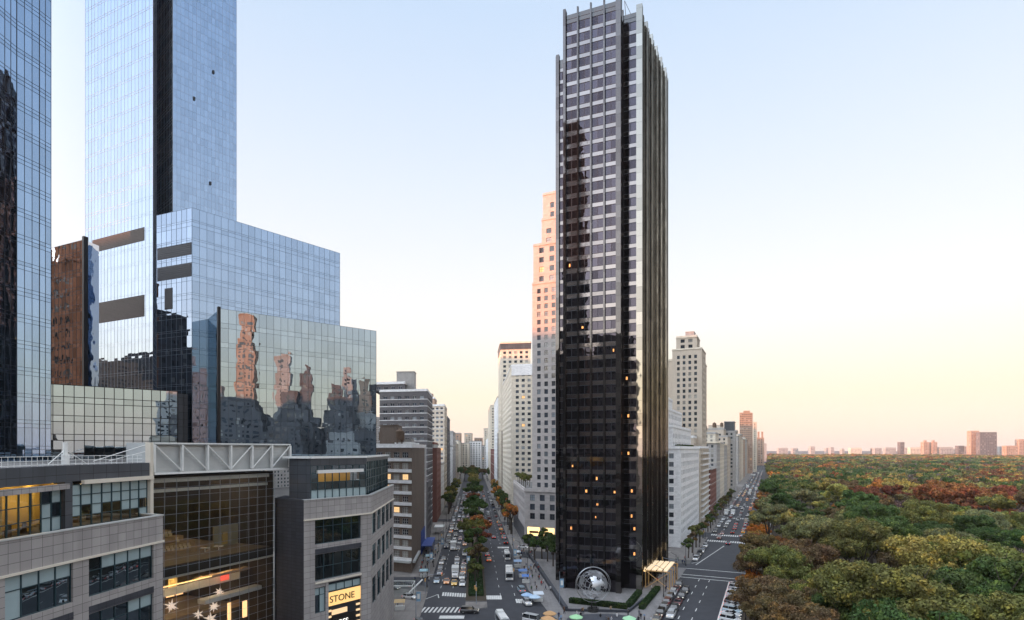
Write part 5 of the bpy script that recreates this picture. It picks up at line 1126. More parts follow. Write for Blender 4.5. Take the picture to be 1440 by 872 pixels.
for i, (px, py, cn, sc, kd) in enumerate(front):
    zt_ = 17.0 * sc * 1.22 if sc > 1 else 17.0 * sc * 1.1; Y = F * (CH - zt_) / (py - HY); x = PX(px, Y)
    e = V2((x, Y)) - V2(CR); off = e.dot(nC)
    if off < 4: x += (4 - off) * nC.x
    taken.append((x, Y)); tree(KN[kd], x, Y, sc * 1.22, vary(PAL[cn], .1), '%s tree at the near edge of the park, %s from the left' % (cn, ordw(i + 1)), 'trees in the park')
# jittered rows into the distance
fld = lambda x, y: math.sin(x * .021 + 1.3) + math.sin(y * .017 + x * .009) + math.sin((x - y) * .013 + 2)
count = 0; rowi = 0; Y = 150.0
def inpark(x, y): return (V2((x, y)) - CR).dot(nC) > 5.0
def colname(x, y):
    g_ = fld(x, y) + random.gauss(0, .9)
    if g_ > 1.4: return random.choice(['rust brown', 'russet', 'orange', 'russet', 'dull brown'])
    if g_ > .5: return random.choice(['mustard', 'dull brown', 'yellow-green', 'olive green', 'mustard', 'rust brown'])
    if g_ > -.7: return random.choice(['olive green', 'yellow-green', 'pale green', 'olive green', 'dull brown', 'dark green', 'grey-purple'])
    return random.choice(['dark green', 'olive green', 'deep green', 'dark green', 'pale green', 'dark green'])
Ys = []
while Y < 420 and count < 268:
    x = PX(1030, Y); k = 0; rowi += 1
    while x < PX(1440, Y) + 12:
        xx = x + random.uniform(-2.5, 2.5); yy = Y + random.uniform(-2.5, 2.5)
        if inpark(xx, yy) and all((xx - a) ** 2 + (yy - b_) ** 2 > 95 for a, b_ in taken):
            k += 1; cn = colname(xx, yy); kinds = KN if Y < 230 else KM; kd = random.choice(kinds)
            if cn == 'grey-purple' : kd = random.choice(KB)
            tree(kd, xx, yy, random.choice([.75, .9, 1.0, 1.15, 1.4]) * random.uniform(.92, 1.08), vary(PAL[cn]), '%s tree in the park, %s from the avenue in the %s row back' % (cn, ordw(k), ordw(rowi)), 'trees in the park'); count += 1; taken.append((xx, yy))
        x += 12.5
    Y += 12 + (Y - 150) * .006
YF = Y
# the rest of the woodland as one mass
def mass(name, y0, y1, step, nq, size, sc0):
    base = [crown_arrays(nq, 7.2, 11, 5.0, size, 10) for _ in range(5)]; Vv = []; Cc_ = []; y = y0
    while y < y1:
        st = step * (1 + (y - y0) / y0 * .35); x = PX(1060, y)
        while x < PX(1455, y):
            xx = x + random.uniform(-.35, .35) * st; yy = y + random.uniform(-.35, .35) * st
            if inpark(xx, yy):
                s_ = sc0 * random.uniform(.75, 1.2) * (st / step) ** .5; sz = random.uniform(.8, 1.18) * (1 + .12 * math.sin(xx * .013) * math.sin(yy * .008)); a = random.uniform(0, 6.28)
                v = base[random.randrange(5)]; ca, sa = math.cos(a), math.sin(a); vv = np.empty_like(v); vv[:, 0] = (v[:, 0] * ca - v[:, 1] * sa) * s_ + xx; vv[:, 1] = (v[:, 0] * sa + v[:, 1] * ca) * s_ + yy; vv[:, 2] = v[:, 2] * sz
                Vv.append(vv); Cc_.append(np.tile(np.array([*vary(PAL[colname(xx, yy)]), 1.0], dtype=np.float32), (nq, 1)))
            x += st
        y += st
    me = quads_mesh(name, np.concatenate(Vv), leaf_attr); cols = np.concatenate(Cc_)
    at = me.attributes.new('col', 'FLOAT_COLOR', 'FACE'); at.data.foreach_set('color', cols.ravel())
    o = bpy.data.objects.new(name, me); C.objects.link(o); o['kind'] = 'stuff'; tag(o, 'mixed green and russet autumn woodland filling the %s of the park' % ('middle' if y0 < 700 else 'far reaches'), 'woodland')
    return len(Vv)
n1 = mass('woodland', YF, 1150, 11.0, 420, .78, 1.0); n2 = mass('woodland', 1150, 3500, 19.0, 110, 1.9, 1.35)
print('TREES', count, n1, n2, 'YF', YF)
# median trees of the tree-lined avenue, from near to far: (px of trunk base, base py, scale, colour)
md = [(668, 822, .42, 'olive green'), (672, 816, .36, 'dark green'), (665, 811, .38, 'dark green'), (671, 806, .62, 'dull brown'), (666, 800, .5, 'olive green'), (672, 797, .55, 'dark green'), (668, 790, .82, 'dark green'), (674, 786, .92, 'russet'), (664, 778, .95, 'olive green'), (672, 768, .98, 'rust brown'), (667, 752, 1.0, 'dark green'), (668, 742, 1.05, 'dark green'), (667, 731, 1.05, 'deep green'),
      (666, 722, 1.0, 'russet'), (667, 713, 1.1, 'dark green'), (666, 706, 1.05, 'deep green'), (666, 700, 1.1, 'dark green'), (666, 692, 1.0, 'olive green'), (666, 685, 1.1, 'yellow-green'), (666, 679, 1.1, 'olive green'), (665, 673, 1.1, 'yellow-green'), (665, 667, 1.1, 'dull brown'), (665, 662, 1.1, 'olive green')]
for i, (px, py, sc, cn) in enumerate(md):
    x, y = G(px, py); tree(KS[i % 2] if sc < .9 else KM[i % 3], x, y, sc * (2.2 if sc < .9 else 1.0), vary(PAL[cn], .1), '%s tree on the median of the tree-lined avenue, %s from the near end' % (cn, ordw(i + 1)), 'trees on the avenue median', zs=sc * (1.8 if sc < .9 else .95))
# street trees: left pavement, right pavement, plaza edge and along the park avenue
st_ = [(BL - Vector((2.5, 0)), (205, 214, 222, 240, 262, 285, 310, 340, 370), 'left pavement of the tree-lined avenue', ['dark green', 'olive green', 'yellow-green']),
       (BR + Vector((2.5, 0)), (118, 132, 146, 175, 190, 205, 222, 250, 272, 300, 335), 'right pavement of the tree-lined avenue', ['orange', 'dark green', 'mustard', 'dark green'])]
for base, ts_, lab, cl in st_:
    for i, t in enumerate(ts_):
        q = B(base, t); cn = cl[i % len(cl)]
        tree(KS[i % 2], q.x, q.y, random.uniform(1.4, 1.9), vary(PAL[cn], .1), '%s tree on the %s, %s from the near end' % (cn, lab, ordw(i + 1)), 'street trees of the ' + lab)
for i, t in enumerate((72, 84, 98, 112, 126, 150, 164, 178, 192, 206, 232, 246, 260, 274, 288, 312, 326, 340, 354)):
    q = Cc(CL - nC * 1.8, t); cn = ['dark green', 'dull brown', 'olive green'][i % 3]; tree(KS[i % 2], q.x, q.y, random.uniform(.8, 1.15), vary(PAL[cn], .1), '%s small tree by the houses of the park avenue, %s along its pavement' % (cn, ordw(i + 1)), 'pavement trees by the park avenue houses')
for i, t in enumerate((4, 16, 28, 40, 52, 63, 74, 86, 98, 112, 128, 146, 160, 175, 190, 206, 222, 240, 258, 276, 296, 318, 340, 365)):
    q = Cc(CR + nC * 2.2, t); cn = ['orange', 'dull brown', 'rust brown', 'mustard'][i % 4]; tree(KM[i % 3], q.x, q.y, random.uniform(.66, .82), vary(PAL[cn], .1), '%s tree overhanging the park-side kerb, %s along it' % (cn, ordw(i + 1)), 'trees over the park-side kerb')
for i, (px, py) in enumerate(((752, 792), (762, 786), (770, 790), (778, 797), (744, 783), (768, 776), (776, 780), (785, 806))):
    x, y = G(px, py); tree(KS[i % 2], x, y, random.uniform(.85, 1.2), vary(PAL['dark green'], .15), 'dark green plaza tree left of the dark tower, %s of the cluster' % ordw(i + 1), 'plaza trees by the dark tower')
# roof garden on the limestone corner building
for i in range(9):
    q = BRL + dB * (20 + i * 5.5) + nB * (2.2 + (i % 2) * 2.5); tree(KS[i % 2], q.x, q.y, .62, vary(PAL['olive green'], .15), 'olive green tree in the roof garden of the limestone building, %s from the front' % ordw(i + 1), 'roof garden trees', z=25.0)
# planters on the white house terraces
for i in range(12):
    q = CB + dC * (82 + i * 5) - nC * 1.8; o = bpy.data.objects.new('terrace_shrub', KS[i % 2][0]); C.objects.link(o); o.scale = (.32, .32, .26); o.location = (q.x, q.y, 43.6 - .6); o.color = (*PAL['dark green'], 1)
    tag(o, 'dark shrub on the first terrace of the white stone house, %s along the parapet' % ordw(i + 1), 'shrub', 'terrace shrubs')

for i in range(16):
    Yt = 760 + (i // 8) * 45 + random.uniform(-8, 8); xt = -25.2 - .0694 * (Yt - 167) - 4 + (i % 8) * 6.2; cn = ['dark green', 'dull brown', 'dark green', 'olive green'][i % 4]
    tree(KM[i % 3], xt, Yt, random.uniform(.95, 1.3), vary(PAL[cn], .15), '%s tree closing the far avenue, %s from the left in the %s row' % (cn, ordw(i % 8 + 1), ordw(i // 8 + 1)), 'trees closing the avenue')
# ================================================================ VEHICLES
paintm = objcolor('car_paint', .28, .0, .6, .6); carglass = plain('car_glass', (.015, .018, .022), .05, var=0, spec=.9); tyrem = plain('tyre_rubber', (.015, .015, .015), .85, var=0); rimm = plain('wheel_rim', (.35, .36, .37), .3, .9, var=0)
headm = emis('headlight', (1, .93, .78), .45); tailm = emis('taillight', (.9, .04, .02), .8); boxm = plain('box_panel', (.62, .62, .60), .5, var=.08); chrome = plain('chrome_trim', (.5, .5, .5), .25, 1, var=0)
def loft(m, secs, mat=0, capm=None):
    n = len(secs[0])
    for a, b in zip(secs, secs[1:]):
        for k in range(n): m.face([a[k], a[(k + 1) % n], b[(k + 1) % n], b[k]], mat)
    m.face(list(reversed(secs[0])), mat); m.face(secs[-1], mat)
def car_meshes(L, W, belt, roof, hood, boot, ws, rs, zc=.22, nose=.62):
    """front towards -y. belt: shoulder height; hood/boot lengths; ws/rs windscreen and rear slopes"""
    body = MB(); hw = W / 2; S = []
    for (y, wf, zb, zt) in ((-L / 2, .80, .34, nose * .86), (-L / 2 + .18, .93, .24, nose), (-L / 2 + .8, 1, zc, belt - .12), (-L / 2 + hood, 1, zc, belt), (0, 1, zc, belt), (L / 2 - boot, 1, zc, belt + .02), (L / 2 - .25, .95, zc + .04, belt - .03), (L / 2, .84, .36, belt - .16)):
        h = hw * wf; S.append([(-h, y, zb + .06), (-h * .93, y, zb), (h * .93, y, zb), (h, y, zb + .06), (h, y, zt - .14), (h * .9, y, zt), (-h * .9, y, zt), (-h, y, zt - .14)])
    loft(body, S)
    y0, y1 = -L / 2 + hood, L / 2 - boot; rw = hw * .76
    body.face([(-rw, y0 + ws, roof), (-rw, y1 - rs, roof), (rw, y1 - rs, roof), (rw, y0 + ws, roof)][::-1]); body.box(-rw, rw, y0 + ws, y1 - rs, roof - .06, roof)
    for yy in ((y0 + ws + y1 - rs) / 2,):
        for s in (-1, 1): body.face([(s * (rw + .01), yy - .05, roof - .03), (s * (rw + .01), yy + .05, roof - .03), (s * hw * .905, yy + .05, belt), (s * hw * .905, yy - .05, belt)])
    for s in (-1, 1): body.box(s * hw - .10 * (s > 0) * 0 - (.0 if s > 0 else .14), s * hw + (.14 if s > 0 else 0), y0 + .25, y0 + .42, belt, belt + .16)
    g = MB(); a = [(-hw * .88, y0, belt - .02), (hw * .88, y0, belt - .02), (hw * .88, y1, belt), (-hw * .88, y1, belt)]; t = [(-rw, y0 + ws, roof - .05), (rw, y0 + ws, roof - .05), (rw, y1 - rs, roof - .05), (-rw, y1 - rs, roof - .05)]
    for k in range(4): g.face([a[k], a[(k + 1) % 4], t[(k + 1) % 4], t[k]])
    wh = MB(); wh.rod((-.11, 0, 0), (.11, 0, 0), .33, 16, 0); wh.rod((-.115, 0, 0), (.115, 0, 0), .20, 10, 1)
    hl = MB(); hl.box(-.19, .19, -.03, .05, -.07, .07); tl = MB(); tl.box(-.17, .17, -.04, .03, -.08, .08)
    return dict(body=body.mesh('body', [paintm]), glass=g.mesh('window', [carglass]), wheel=wh.mesh('wheel', [tyrem, rimm]), hl=hl.mesh('headlight', [headm]), tl=tl.mesh('taillight', [tailm]), L=L, W=W, nose=nose, belt=belt)
def part(name, me, parent, loc=(0, 0, 0), color=None):
    o = bpy.data.objects.new(name, me); C.objects.link(o); o.parent = parent; o.location = loc
    if color: o.color = (*color, 1)
    return o
def build_car(cm, far=False):
    t = bpy.data.objects.new('parked_car', None); C.objects.link(t)
    part('body', cm['body'], t); part('window', cm['glass'], t)
    if not far:
        for sx in (-1, 1):
            for sy in (-1, 1): part('wheel', cm['wheel'], t, (sx * (cm['W'] / 2 - .1), sy * cm['L'] * .31, .33))
            part('headlight', cm['hl'], t, (sx * cm['W'] * .33, -cm['L'] / 2 + .03, cm['nose'] - .06)); part('taillight', cm['tl'], t, (sx * cm['W'] * .36, cm['L'] / 2, cm['belt'] - .22))
    return t
CM = {'sedan': car_meshes(4.7, 1.85, .92, 1.45, 1.25, .85, .75, .7), 'suv': car_meshes(4.9, 1.95, 1.08, 1.78, 1.15, .12, .6, .35, .28, .85), 'hatchback': car_meshes(4.1, 1.8, .94, 1.5, 1.0, .15, .7, .5), 'van': car_meshes(5.4, 2.0, 1.15, 2.15, .75, .05, .75, .12, .28, .9)}
def build_truck(L=7.4, W=2.4, H=3.3, cab=True):
    t = bpy.data.objects.new('box_truck', None); C.objects.link(t)
    m = MB(); m.box(-W / 2, W / 2, -L / 2 + 2.1, L / 2, .75, H); m.box(-W / 2 - .02, W / 2 + .02, L / 2 + .001, L / 2 + .04, .8, .95); part('cargo_box', m.mesh('cargo_box', [boxm]), t)
    m = MB(); hw = W * .44; S = []
    for (y, zt) in ((-L / 2, 1.25), (-L / 2 + .25, 1.4), (-L / 2 + .5, 1.45), (-L / 2 + 1.1, 2.25), (-L / 2 + 2.0, 2.35)): S.append([(-hw, y, .45), (hw, y, .45), (hw, y, zt - .15), (hw * .92, y, zt), (-hw * .92, y, zt), (-hw, y, zt - .15)])
    loft(m, S); m.box(-hw * .8, hw * .8, -L / 2 + 2, L / 2 - .2, .45, .72); part('cab', m.mesh('cab', [paintm]), t)
    m = MB(); m.face([(-hw * .85, -L / 2 + .53, 1.48), (hw * .85, -L / 2 + .53, 1.48), (hw * .85, -L / 2 + 1.07, 2.22), (-hw * .85, -L / 2 + 1.07, 2.22)])
    for s in (-1, 1): m.box(min(s * hw, s * hw + s * .015), max(s * hw, s * hw + s * .015), -L / 2 + 1.1, -L / 2 + 1.8, 1.4, 2.05)
    part('window', m.mesh('window', [carglass]), t)
    for sx in (-1, 1):
        for y in (-L / 2 + 1.1, L / 2 - 1.5): part('wheel', CM['suv']['wheel'], t, (sx * (W / 2 - .25), y, .42)).scale = (1.3, 1.3, 1.3)
        part('headlight', CM['suv']['hl'], t, (sx * hw * .75, -L / 2 - .0, .95))
    return t
def build_bus(L=11.5, W=2.55, H=3.1, name='city_bus'):
    t = bpy.data.objects.new(name, None); C.objects.link(t); m = MB(); hw = W / 2; S = []
    for (y, k) in ((-L / 2, .94), (-L / 2 + .15, 1), (L / 2 - .15, 1), (L / 2, .94)): S.append([(-hw * k, y, .35), (hw * k, y, .35), (hw * k, y, H - .3), (hw * .86, y, H - .02 * (k < 1)), (-hw * .86, y, H - .02 * (k < 1)), (-hw * k, y, H - .3)])
    loft(m, S); part('body', m.mesh('body', [paintm]), t)
    m = MB(); n = int((L - 1.6) / 1.4)
    for s in (-1, 1):
        for i in range(n): y = -L / 2 + .9 + i * 1.4; m.box(min(s * hw, s * (hw + .015)), max(s * hw, s * (hw + .015)), y, y + 1.22, 1.35, 2.35)
    m.box(-hw * .86, hw * .86, -L / 2 - .015, -L / 2 + .05, 1.2, 2.5); m.box(-hw * .8, hw * .8, L / 2 - .05, L / 2 + .015, 1.6, 2.4); part('window', m.mesh('window', [carglass]), t)
    m = MB(); m.box(-.8, .8, 1.5, 3.6, H, H + .28); m.box(-.5, .5, -3.4, -2.4, H, H + .15); part('roof_unit', m.mesh('roof_unit', [boxm]), t)
    for sx in (-1, 1):
        for y in (-L / 2 + 2.3, L / 2 - 2.6): part('wheel', CM['suv']['wheel'], t, (sx * (hw - .16), y, .48)).scale = (1.4, 1.4, 1.4)
        part('headlight', CM['suv']['hl'], t, (sx * hw * .75, -L / 2 - .0, .8)); part('taillight', CM['suv']['tl'], t, (sx * hw * .8, L / 2, 1.0))
    return t
PROTO = {k: build_car(v) for k, v in CM.items()}; FARP = {k: build_car(v, True) for k, v in CM.items()}
PROTO['box truck'] = build_truck(); PROTO['bus'] = build_bus(); PROTO['minibus'] = build_bus(7.2, 2.2, 2.8, 'minibus')
tx = build_car(CM['sedan']); m = MB(); m.box(-.3, .3, -.1, .1, 1.45, 1.62); part('roof_sign', m.mesh('roof_sign', [boxm]), tx); PROTO['taxi'] = tx
COLS = {'white': (.62, .63, .64), 'silver': (.32, .33, .35), 'grey': (.12, .125, .13), 'black': (.018, .018, .02), 'dark blue': (.02, .035, .08), 'pale blue': (.35, .45, .52), 'dark red': (.16, .02, .02), 'red': (.40, .04, .03), 'yellow': (.75, .42, .03), 'orange-yellow': (.75, .28, .06), 'tan': (.30, .25, .2)}
def put(kind, col, x, y, ang, label, group, moving=True):
    far = y > 330 and kind in FARP
    root = copy_tree((FARP if far else PROTO)[kind], (x, y, .03), ang, (*COLS[col], 1), None, None)
    root.name = {'taxi': 'taxi_cab', 'bus': 'city_bus', 'minibus': 'minibus', 'box truck': 'box_truck', 'van': 'van', 'suv': 'suv'}.get(kind, 'car')
    return tag(root, label, {'suv': 'car', 'sedan': 'car', 'hatchback': 'car', 'box truck': 'truck'}.get(kind, kind), group)
aB = math.atan2(-dB.x, dB.y); aC = math.atan2(-dC.x, dC.y)      # rotation that points +y of the car along the avenue
def lane(base, dirv, ang, items, where, group):
    """items: (distance along, kind, colour); front faces -y, so ang=along means the car comes towards us"""
    items = sorted(items)
    for i, (t, kd, cl) in enumerate(items):
        q = V2(base) + dirv * t + Vector((random.uniform(-.25, .25), 0)); a = ang + random.uniform(-.02, .02)
        put(kd, cl, q.x, q.y, a, '%s %s, %s %s' % (cl, kd, ordw(i + 1) if i < 59 else 'farthest', where), group)
def tB(py): return (F * CH / (py - HY) - 167) / dB.y
def rnd_items(t0, t1, gap, wtaxi=.12):
    r = []; t = t0
    while t < t1:
        u_ = random.random(); kd = 'taxi' if u_ < wtaxi else random.choice(['sedan', 'suv', 'sedan', 'suv', 'hatchback', 'van'] + (['box truck'] if random.random() < .25 else [])); cl = random.choice(['yellow', 'orange-yellow']) if kd == 'taxi' else ('white' if kd == 'box truck' else random.choice(['white', 'white', 'silver', 'grey', 'black', 'black', 'dark blue', 'dark red']))
        r.append((t + random.uniform(-1, 1), kd, cl)); t += random.uniform(*gap)
    return r
G1 = 'vehicles on the tree-lined avenue'
lane(BL + Vector((2.0, 0)), dB, aB, [(tB(819), 'sedan', 'pale blue'), (tB(808), 'suv', 'silver'), (tB(799.5), 'sedan', 'grey'), (tB(793), 'hatchback', 'white'), (tB(787), 'sedan', 'black')] + rnd_items(78, 330, (7, 14)), 'in the left kerb lane of the tree-lined avenue', G1)
lane(BL + Vector((4.9, 0)), dB, aB, [(tB(820), 'taxi', 'orange-yellow'), (tB(773), 'box truck', 'white')] + rnd_items(92, 420, (12, 26)), 'in the second lane from the left of the tree-lined avenue', G1)
lane(BL + Vector((7.5, 0)), dB, aB, [(tB(822), 'taxi', 'yellow'), (tB(811), 'box truck', 'white'), (tB(793), 'sedan', 'silver'), (tB(788), 'sedan', 'white')] + rnd_items(75, 420, (13, 26)), 'in the third lane from the left of the tree-lined avenue', G1)
lane(BL + Vector((10.1, 0)), dB, aB, [(tB(823), 'sedan', 'white'), (tB(814), 'suv', 'white'), (tB(806), 'taxi', 'orange-yellow'), (tB(799), 'sedan', 'silver'), (tB(793), 'sedan', 'dark red'), (tB(781), 'van', 'white')] + rnd_items(85, 420, (12, 24)), 'just left of the median of the tree-lined avenue', G1)
lane(MR + Vector((2.1, 0)), dB, aB + math.pi, [(tB(789), 'taxi', 'orange-yellow'), (tB(782), 'sedan', 'dark red')] + rnd_items(150, 480, (9, 18)), 'just right of the median of the tree-lined avenue', G1)
lane(MR + Vector((6.0, 0)), dB, aB + math.pi, [(tB(737), 'van', 'red'), (tB(757), 'sedan', 'dark red')] + rnd_items(165, 480, (10, 20)), 'in the middle lane right of the tree-lined median', G1)
lane(MR + Vector((11.0, 0)), dB, aB + math.pi, [(tB(757.5), 'suv', 'white')] + rnd_items(90, 420, (9, 17)), 'at the right-hand kerb of the tree-lined avenue', G1)
x, y = G(713, 786); put('minibus', 'white', x, y, aB, 'white minibus behind the other one on the right carriageway', G1)
x, y = G(716, 812); put('bus', 'white', x, y, aB - .05, 'long white bus on the right carriageway before the crosswalk', G1)
x, y = G(733, 832); put('suv', 'pale blue', x, y, aB + math.pi + .1, 'pale blue car stopped at the right kerb by the crosswalk', G1)
x, y = G(741, 850); put('suv', 'white', x, y, aB + .15, 'white car crossing the stripes at the right kerb', G1)
x, y = G(706, 880); put('minibus', 'white', x, y, aB + .15, 'white minibus cut off by the bottom edge of the photo', G1)
x, y = G(750, 876); put('van', 'white', x, y, aB + .9, 'white van at the bottom edge beside the plaza', G1)
x, y = G(660, 862); put('suv', 'black', x, y, 1.5, 'black car waiting at the near tip of the median', G1)
x, y = G(590, 878); put('sedan', 'silver', x, y, .4, 'silver car at the bottom edge near the lower crosswalk', G1)
x, y = G(735, 771); put('sedan', 'white', x, y, 1.35, 'white car turning out of the side street by the limestone building', G1)
for i, (px, py) in enumerate(((553, 829), (576, 842))): x, y = G(px, py); put('hatchback', ('grey', 'white')[i], x, y, 1.2, ('grey', 'white')[i] + ' small car in the side street left of the crosswalk', G1)
G2 = 'vehicles on the park avenue'
lane(CL + nC * 1.6, dC, aC, [(t, random.choice(['sedan', 'suv', 'suv']), random.choice(['black', 'black', 'white', 'dark red', 'tan', 'grey'])) for t in (-16, -10.5, -5, .5, 6, 11.5, 17, 23)], 'in the queue along the plaza kerb of the park avenue', G2)
lane(CL + nC * 4.2, dC, aC, [(-11, 'suv', 'white'), (-5, 'suv', 'black'), (2, 'sedan', 'dark red'), (9, 'suv', 'black'), (16, 'suv', 'black')], 'in the second queue from the plaza kerb of the park avenue', G2)
lane(CL + nC * 1.6, dC, aC, [(69, 'suv', 'white'), (75, 'sedan', 'black'), (81, 'suv', 'black'), (87.5, 'sedan', 'white'), (94, 'sedan', 'dark blue'), (101, 'suv', 'white')] + rnd_items(150, 900, (7, 16)), 'by the houses of the park avenue beyond the first crosswalk', G2)
lane(CL + nC * 5.5, dC, aC, rnd_items(128, 1000, (12, 28), .18), 'in the second lane from the houses of the park avenue', G2)
lane(CL + nC * 10.2, dC, aC + math.pi, [(113, 'sedan', 'dark blue')] + rnd_items(150, 1000, (9, 19), .15), 'in the centre lane of the park avenue', G2)
lane(CL + nC * 15.0, dC, aC + math.pi, rnd_items(140, 1000, (8, 17), .2), 'in the park-side lane of the park avenue', G2)
for i in range(15):
    q = Cc(CR - nC * 2.7, -9 + i * 2.9); cl = ['white', 'silver', 'white', 'pale blue', 'white', 'silver', 'black', 'white', 'silver', 'white', 'grey', 'white', 'silver', 'white', 'grey'][i]
    put('sedan' if i % 3 else 'suv', cl, q.x, q.y, aC + 1.25, '%s car parked at an angle by the park wall, %s from the near end' % (cl, ordw(i + 1)), 'cars parked at an angle beside the park')
for p_ in list(PROTO.values()) + list(FARP.values()):
    for ch in list(p_.children): bpy.data.objects.remove(ch)
    bpy.data.objects.remove(p_)

# ================================================================ PEOPLE
skin = plain('skin', (.42, .26, .19), .6, var=0); hair = plain('hair', (.03, .02, .015), .7, var=0); trou = plain('dark_trousers', (.03, .032, .045), .85, var=0); coatm = objcolor('coat_cloth', .9, 0, .2); shoe = plain('shoe', (.015, .013, .012), .6, var=0)
def person_mesh(step, arm):
    J = {'pel': (0, 0, .95), 'wai': (0, 0, 1.12), 'che': (0, -.01, 1.34), 'nek': (0, 0, 1.50), 'hed': (0, -.02, 1.63), 'top': (0, -.01, 1.74)}
    for s, nm in ((-1, 'l'), (1, 'r')):
        J['hip' + nm] = (s * .10, 0, .90); J['kne' + nm] = (s * .11, -s * step * .5, .50); J['ank' + nm] = (s * .11, -s * step * .85 + .03, .09); J['toe' + nm] = (s * .12, -s * step * .85 - .15, .04)
        J['sho' + nm] = (s * .19, 0, 1.41); J['elb' + nm] = (s * .25, s * arm * .5 + .02, 1.14); J['wri' + nm] = (s * .26, s * arm - .06, .90); J['han' + nm] = (s * .26, s * arm - .10, .80)
    E = [('pel', 'wai'), ('wai', 'che'), ('che', 'nek'), ('nek', 'hed'), ('hed', 'top')]
    for nm in 'lr': E += [('pel', 'hip' + nm), ('hip' + nm, 'kne' + nm), ('kne' + nm, 'ank' + nm), ('ank' + nm, 'toe' + nm), ('che', 'sho' + nm), ('sho' + nm, 'elb' + nm), ('elb' + nm, 'wri' + nm), ('wri' + nm, 'han' + nm)]
    R = dict(pel=.15, wai=.14, che=.155, nek=.06, hed=.10, top=.07, hip=.10, kne=.07, ank=.05, toe=.045, sho=.075, elb=.055, wri=.04, han=.035); K = list(J)
    me = bpy.data.meshes.new('p'); me.from_pydata([J[k] for k in K], [(K.index(a), K.index(b)) for a, b in E], []); o = bpy.data.objects.new('p', me); C.objects.link(o)
    md_ = o.modifiers.new('s', 'SKIN'); sv = me.skin_vertices[0].data
    for i, k in enumerate(K): r = R.get(k, R.get(k[:3])); sv[i].radius = (r, r * (.72 if k in ('pel', 'wai', 'che') else 1)); sv[i].use_root = (k == 'pel')
    sb = o.modifiers.new('b', 'SUBSURF'); sb.levels = 1
    dg = bpy.context.evaluated_depsgraph_get(); out_ = bpy.data.meshes.new_from_object(o.evaluated_get(dg)); bpy.data.objects.remove(o)
    out_.materials.clear()
    for m_ in (trou, coatm, skin, hair, shoe): out_.materials.append(m_)
    for p_ in out_.polygons:
        c = p_.center; z = c.z; p_.use_smooth = True
        if z > 1.68 or (z > 1.58 and c.y > .03): k = 3
        elif z > 1.52: k = 2
        elif z < .09: k = 4
        elif abs(c.x) > .20 and z < .88: k = 2
        elif z > .80: k = 1
        else: k = 0
        p_.material_index = k
    out_.name = 'person'; return out_
PM = [person_mesh(.30, .16), person_mesh(.12, .05), person_mesh(-.25, -.15)]
CC = {'black': (.015, .015, .017), 'grey': (.12, .12, .13), 'navy': (.02, .03, .08), 'red': (.35, .03, .03), 'tan': (.35, .25, .15), 'white': (.6, .6, .6), 'brown': (.09, .05, .03), 'pale blue': (.25, .35, .5), 'green': (.04, .10, .05)}
def people(n, fn, where, group):
    pts = sorted([fn() for _ in range(n)], key=lambda p: p[1])
    for i, (x, y) in enumerate(pts):
        cl = random.choice(['black', 'black', 'grey', 'navy', 'navy', 'red', 'tan', 'white', 'brown', 'pale blue', 'green'])
        o = bpy.data.objects.new('person', random.choice(PM)); C.objects.link(o); o.location = (x, y, .145); o.rotation_euler = (0, 0, random.uniform(0, 6.28)); o.color = (*CC[cl], 1); s = random.uniform(.93, 1.06); o.scale = (s, s, s)
        tag(o, 'person in a %s coat %s, %s nearest' % (cl, where, ordw(i + 1)), 'person', group)
ru = random.uniform
people(44, lambda: tuple(B(BL - Vector((ru(.6, 6), 0)), ru(4, 85))), 'on the left pavement of the tree-lined avenue', 'people on the left pavement')
people(50, lambda: tuple(B(BR + Vector((ru(.8, 7.5), 0)), ru(2, 70))), 'on the pavement left of the dark tower', 'people beside the dark tower')
people(26, lambda: (ru(10, 40), ru(137, 148)), 'on the plaza near the steel globe', 'people on the globe plaza')
people(16, lambda: tuple(Cc(CL - nC * ru(.8, 6), ru(-4, 70))), 'on the pavement right of the dark tower', 'people on the park avenue pavement')
people(10, lambda: (ru(-40, -31), ru(140, 168)), 'at the corner left of the lower crosswalk', 'people at the left corner')

# ================================================================ STEEL GLOBE AND PLAZA
gx, gy = PX(834, 149), 149.0; gz = ZT(822, 149); R = 3.75
GL = thing('globe_sculpture', 'stainless steel openwork globe with orbit rings in front of the dark tower', 'sculpture', (gx, gy, 0))
m = MB(); o3 = Vector((gx, gy, gz)); tilt = Matrix.Rotation(math.radians(23), 3, 'Y') @ Matrix.Rotation(math.radians(15), 3, 'X')
def ring(m_, axis_m, r, tube, n=40, lat=0.0):
    pts = [o3 + axis_m @ Vector((r * math.cos(lat) * math.cos(2 * math.pi * k / n), r * math.cos(lat) * math.sin(2 * math.pi * k / n), r * math.sin(lat))) for k in range(n)]
    for k in range(n): m_.rod(pts[k], pts[(k + 1) % n], tube, 5, cap=False)
for k in range(-3, 4): ring(m, tilt, R, .04, 36, math.radians(k * 22))
for k in range(8): ring(m, tilt @ Matrix.Rotation(math.pi * k / 8, 3, 'Z') @ Matrix.Rotation(math.pi / 2, 3, 'X'), R, .04, 36)
m.build('globe_frame', [steel], GL)
land = MB()                                     # raised land plates over the grid
blobs = [(-1.6, .50, .30), (-1.25, .70, .24), (-2.0, .78, .22), (-1.35, .28, .16), (-1.1, -.5, .16), (.3, .4, .4), (1.5, .6, .5), (2.4, -.4, .3)]
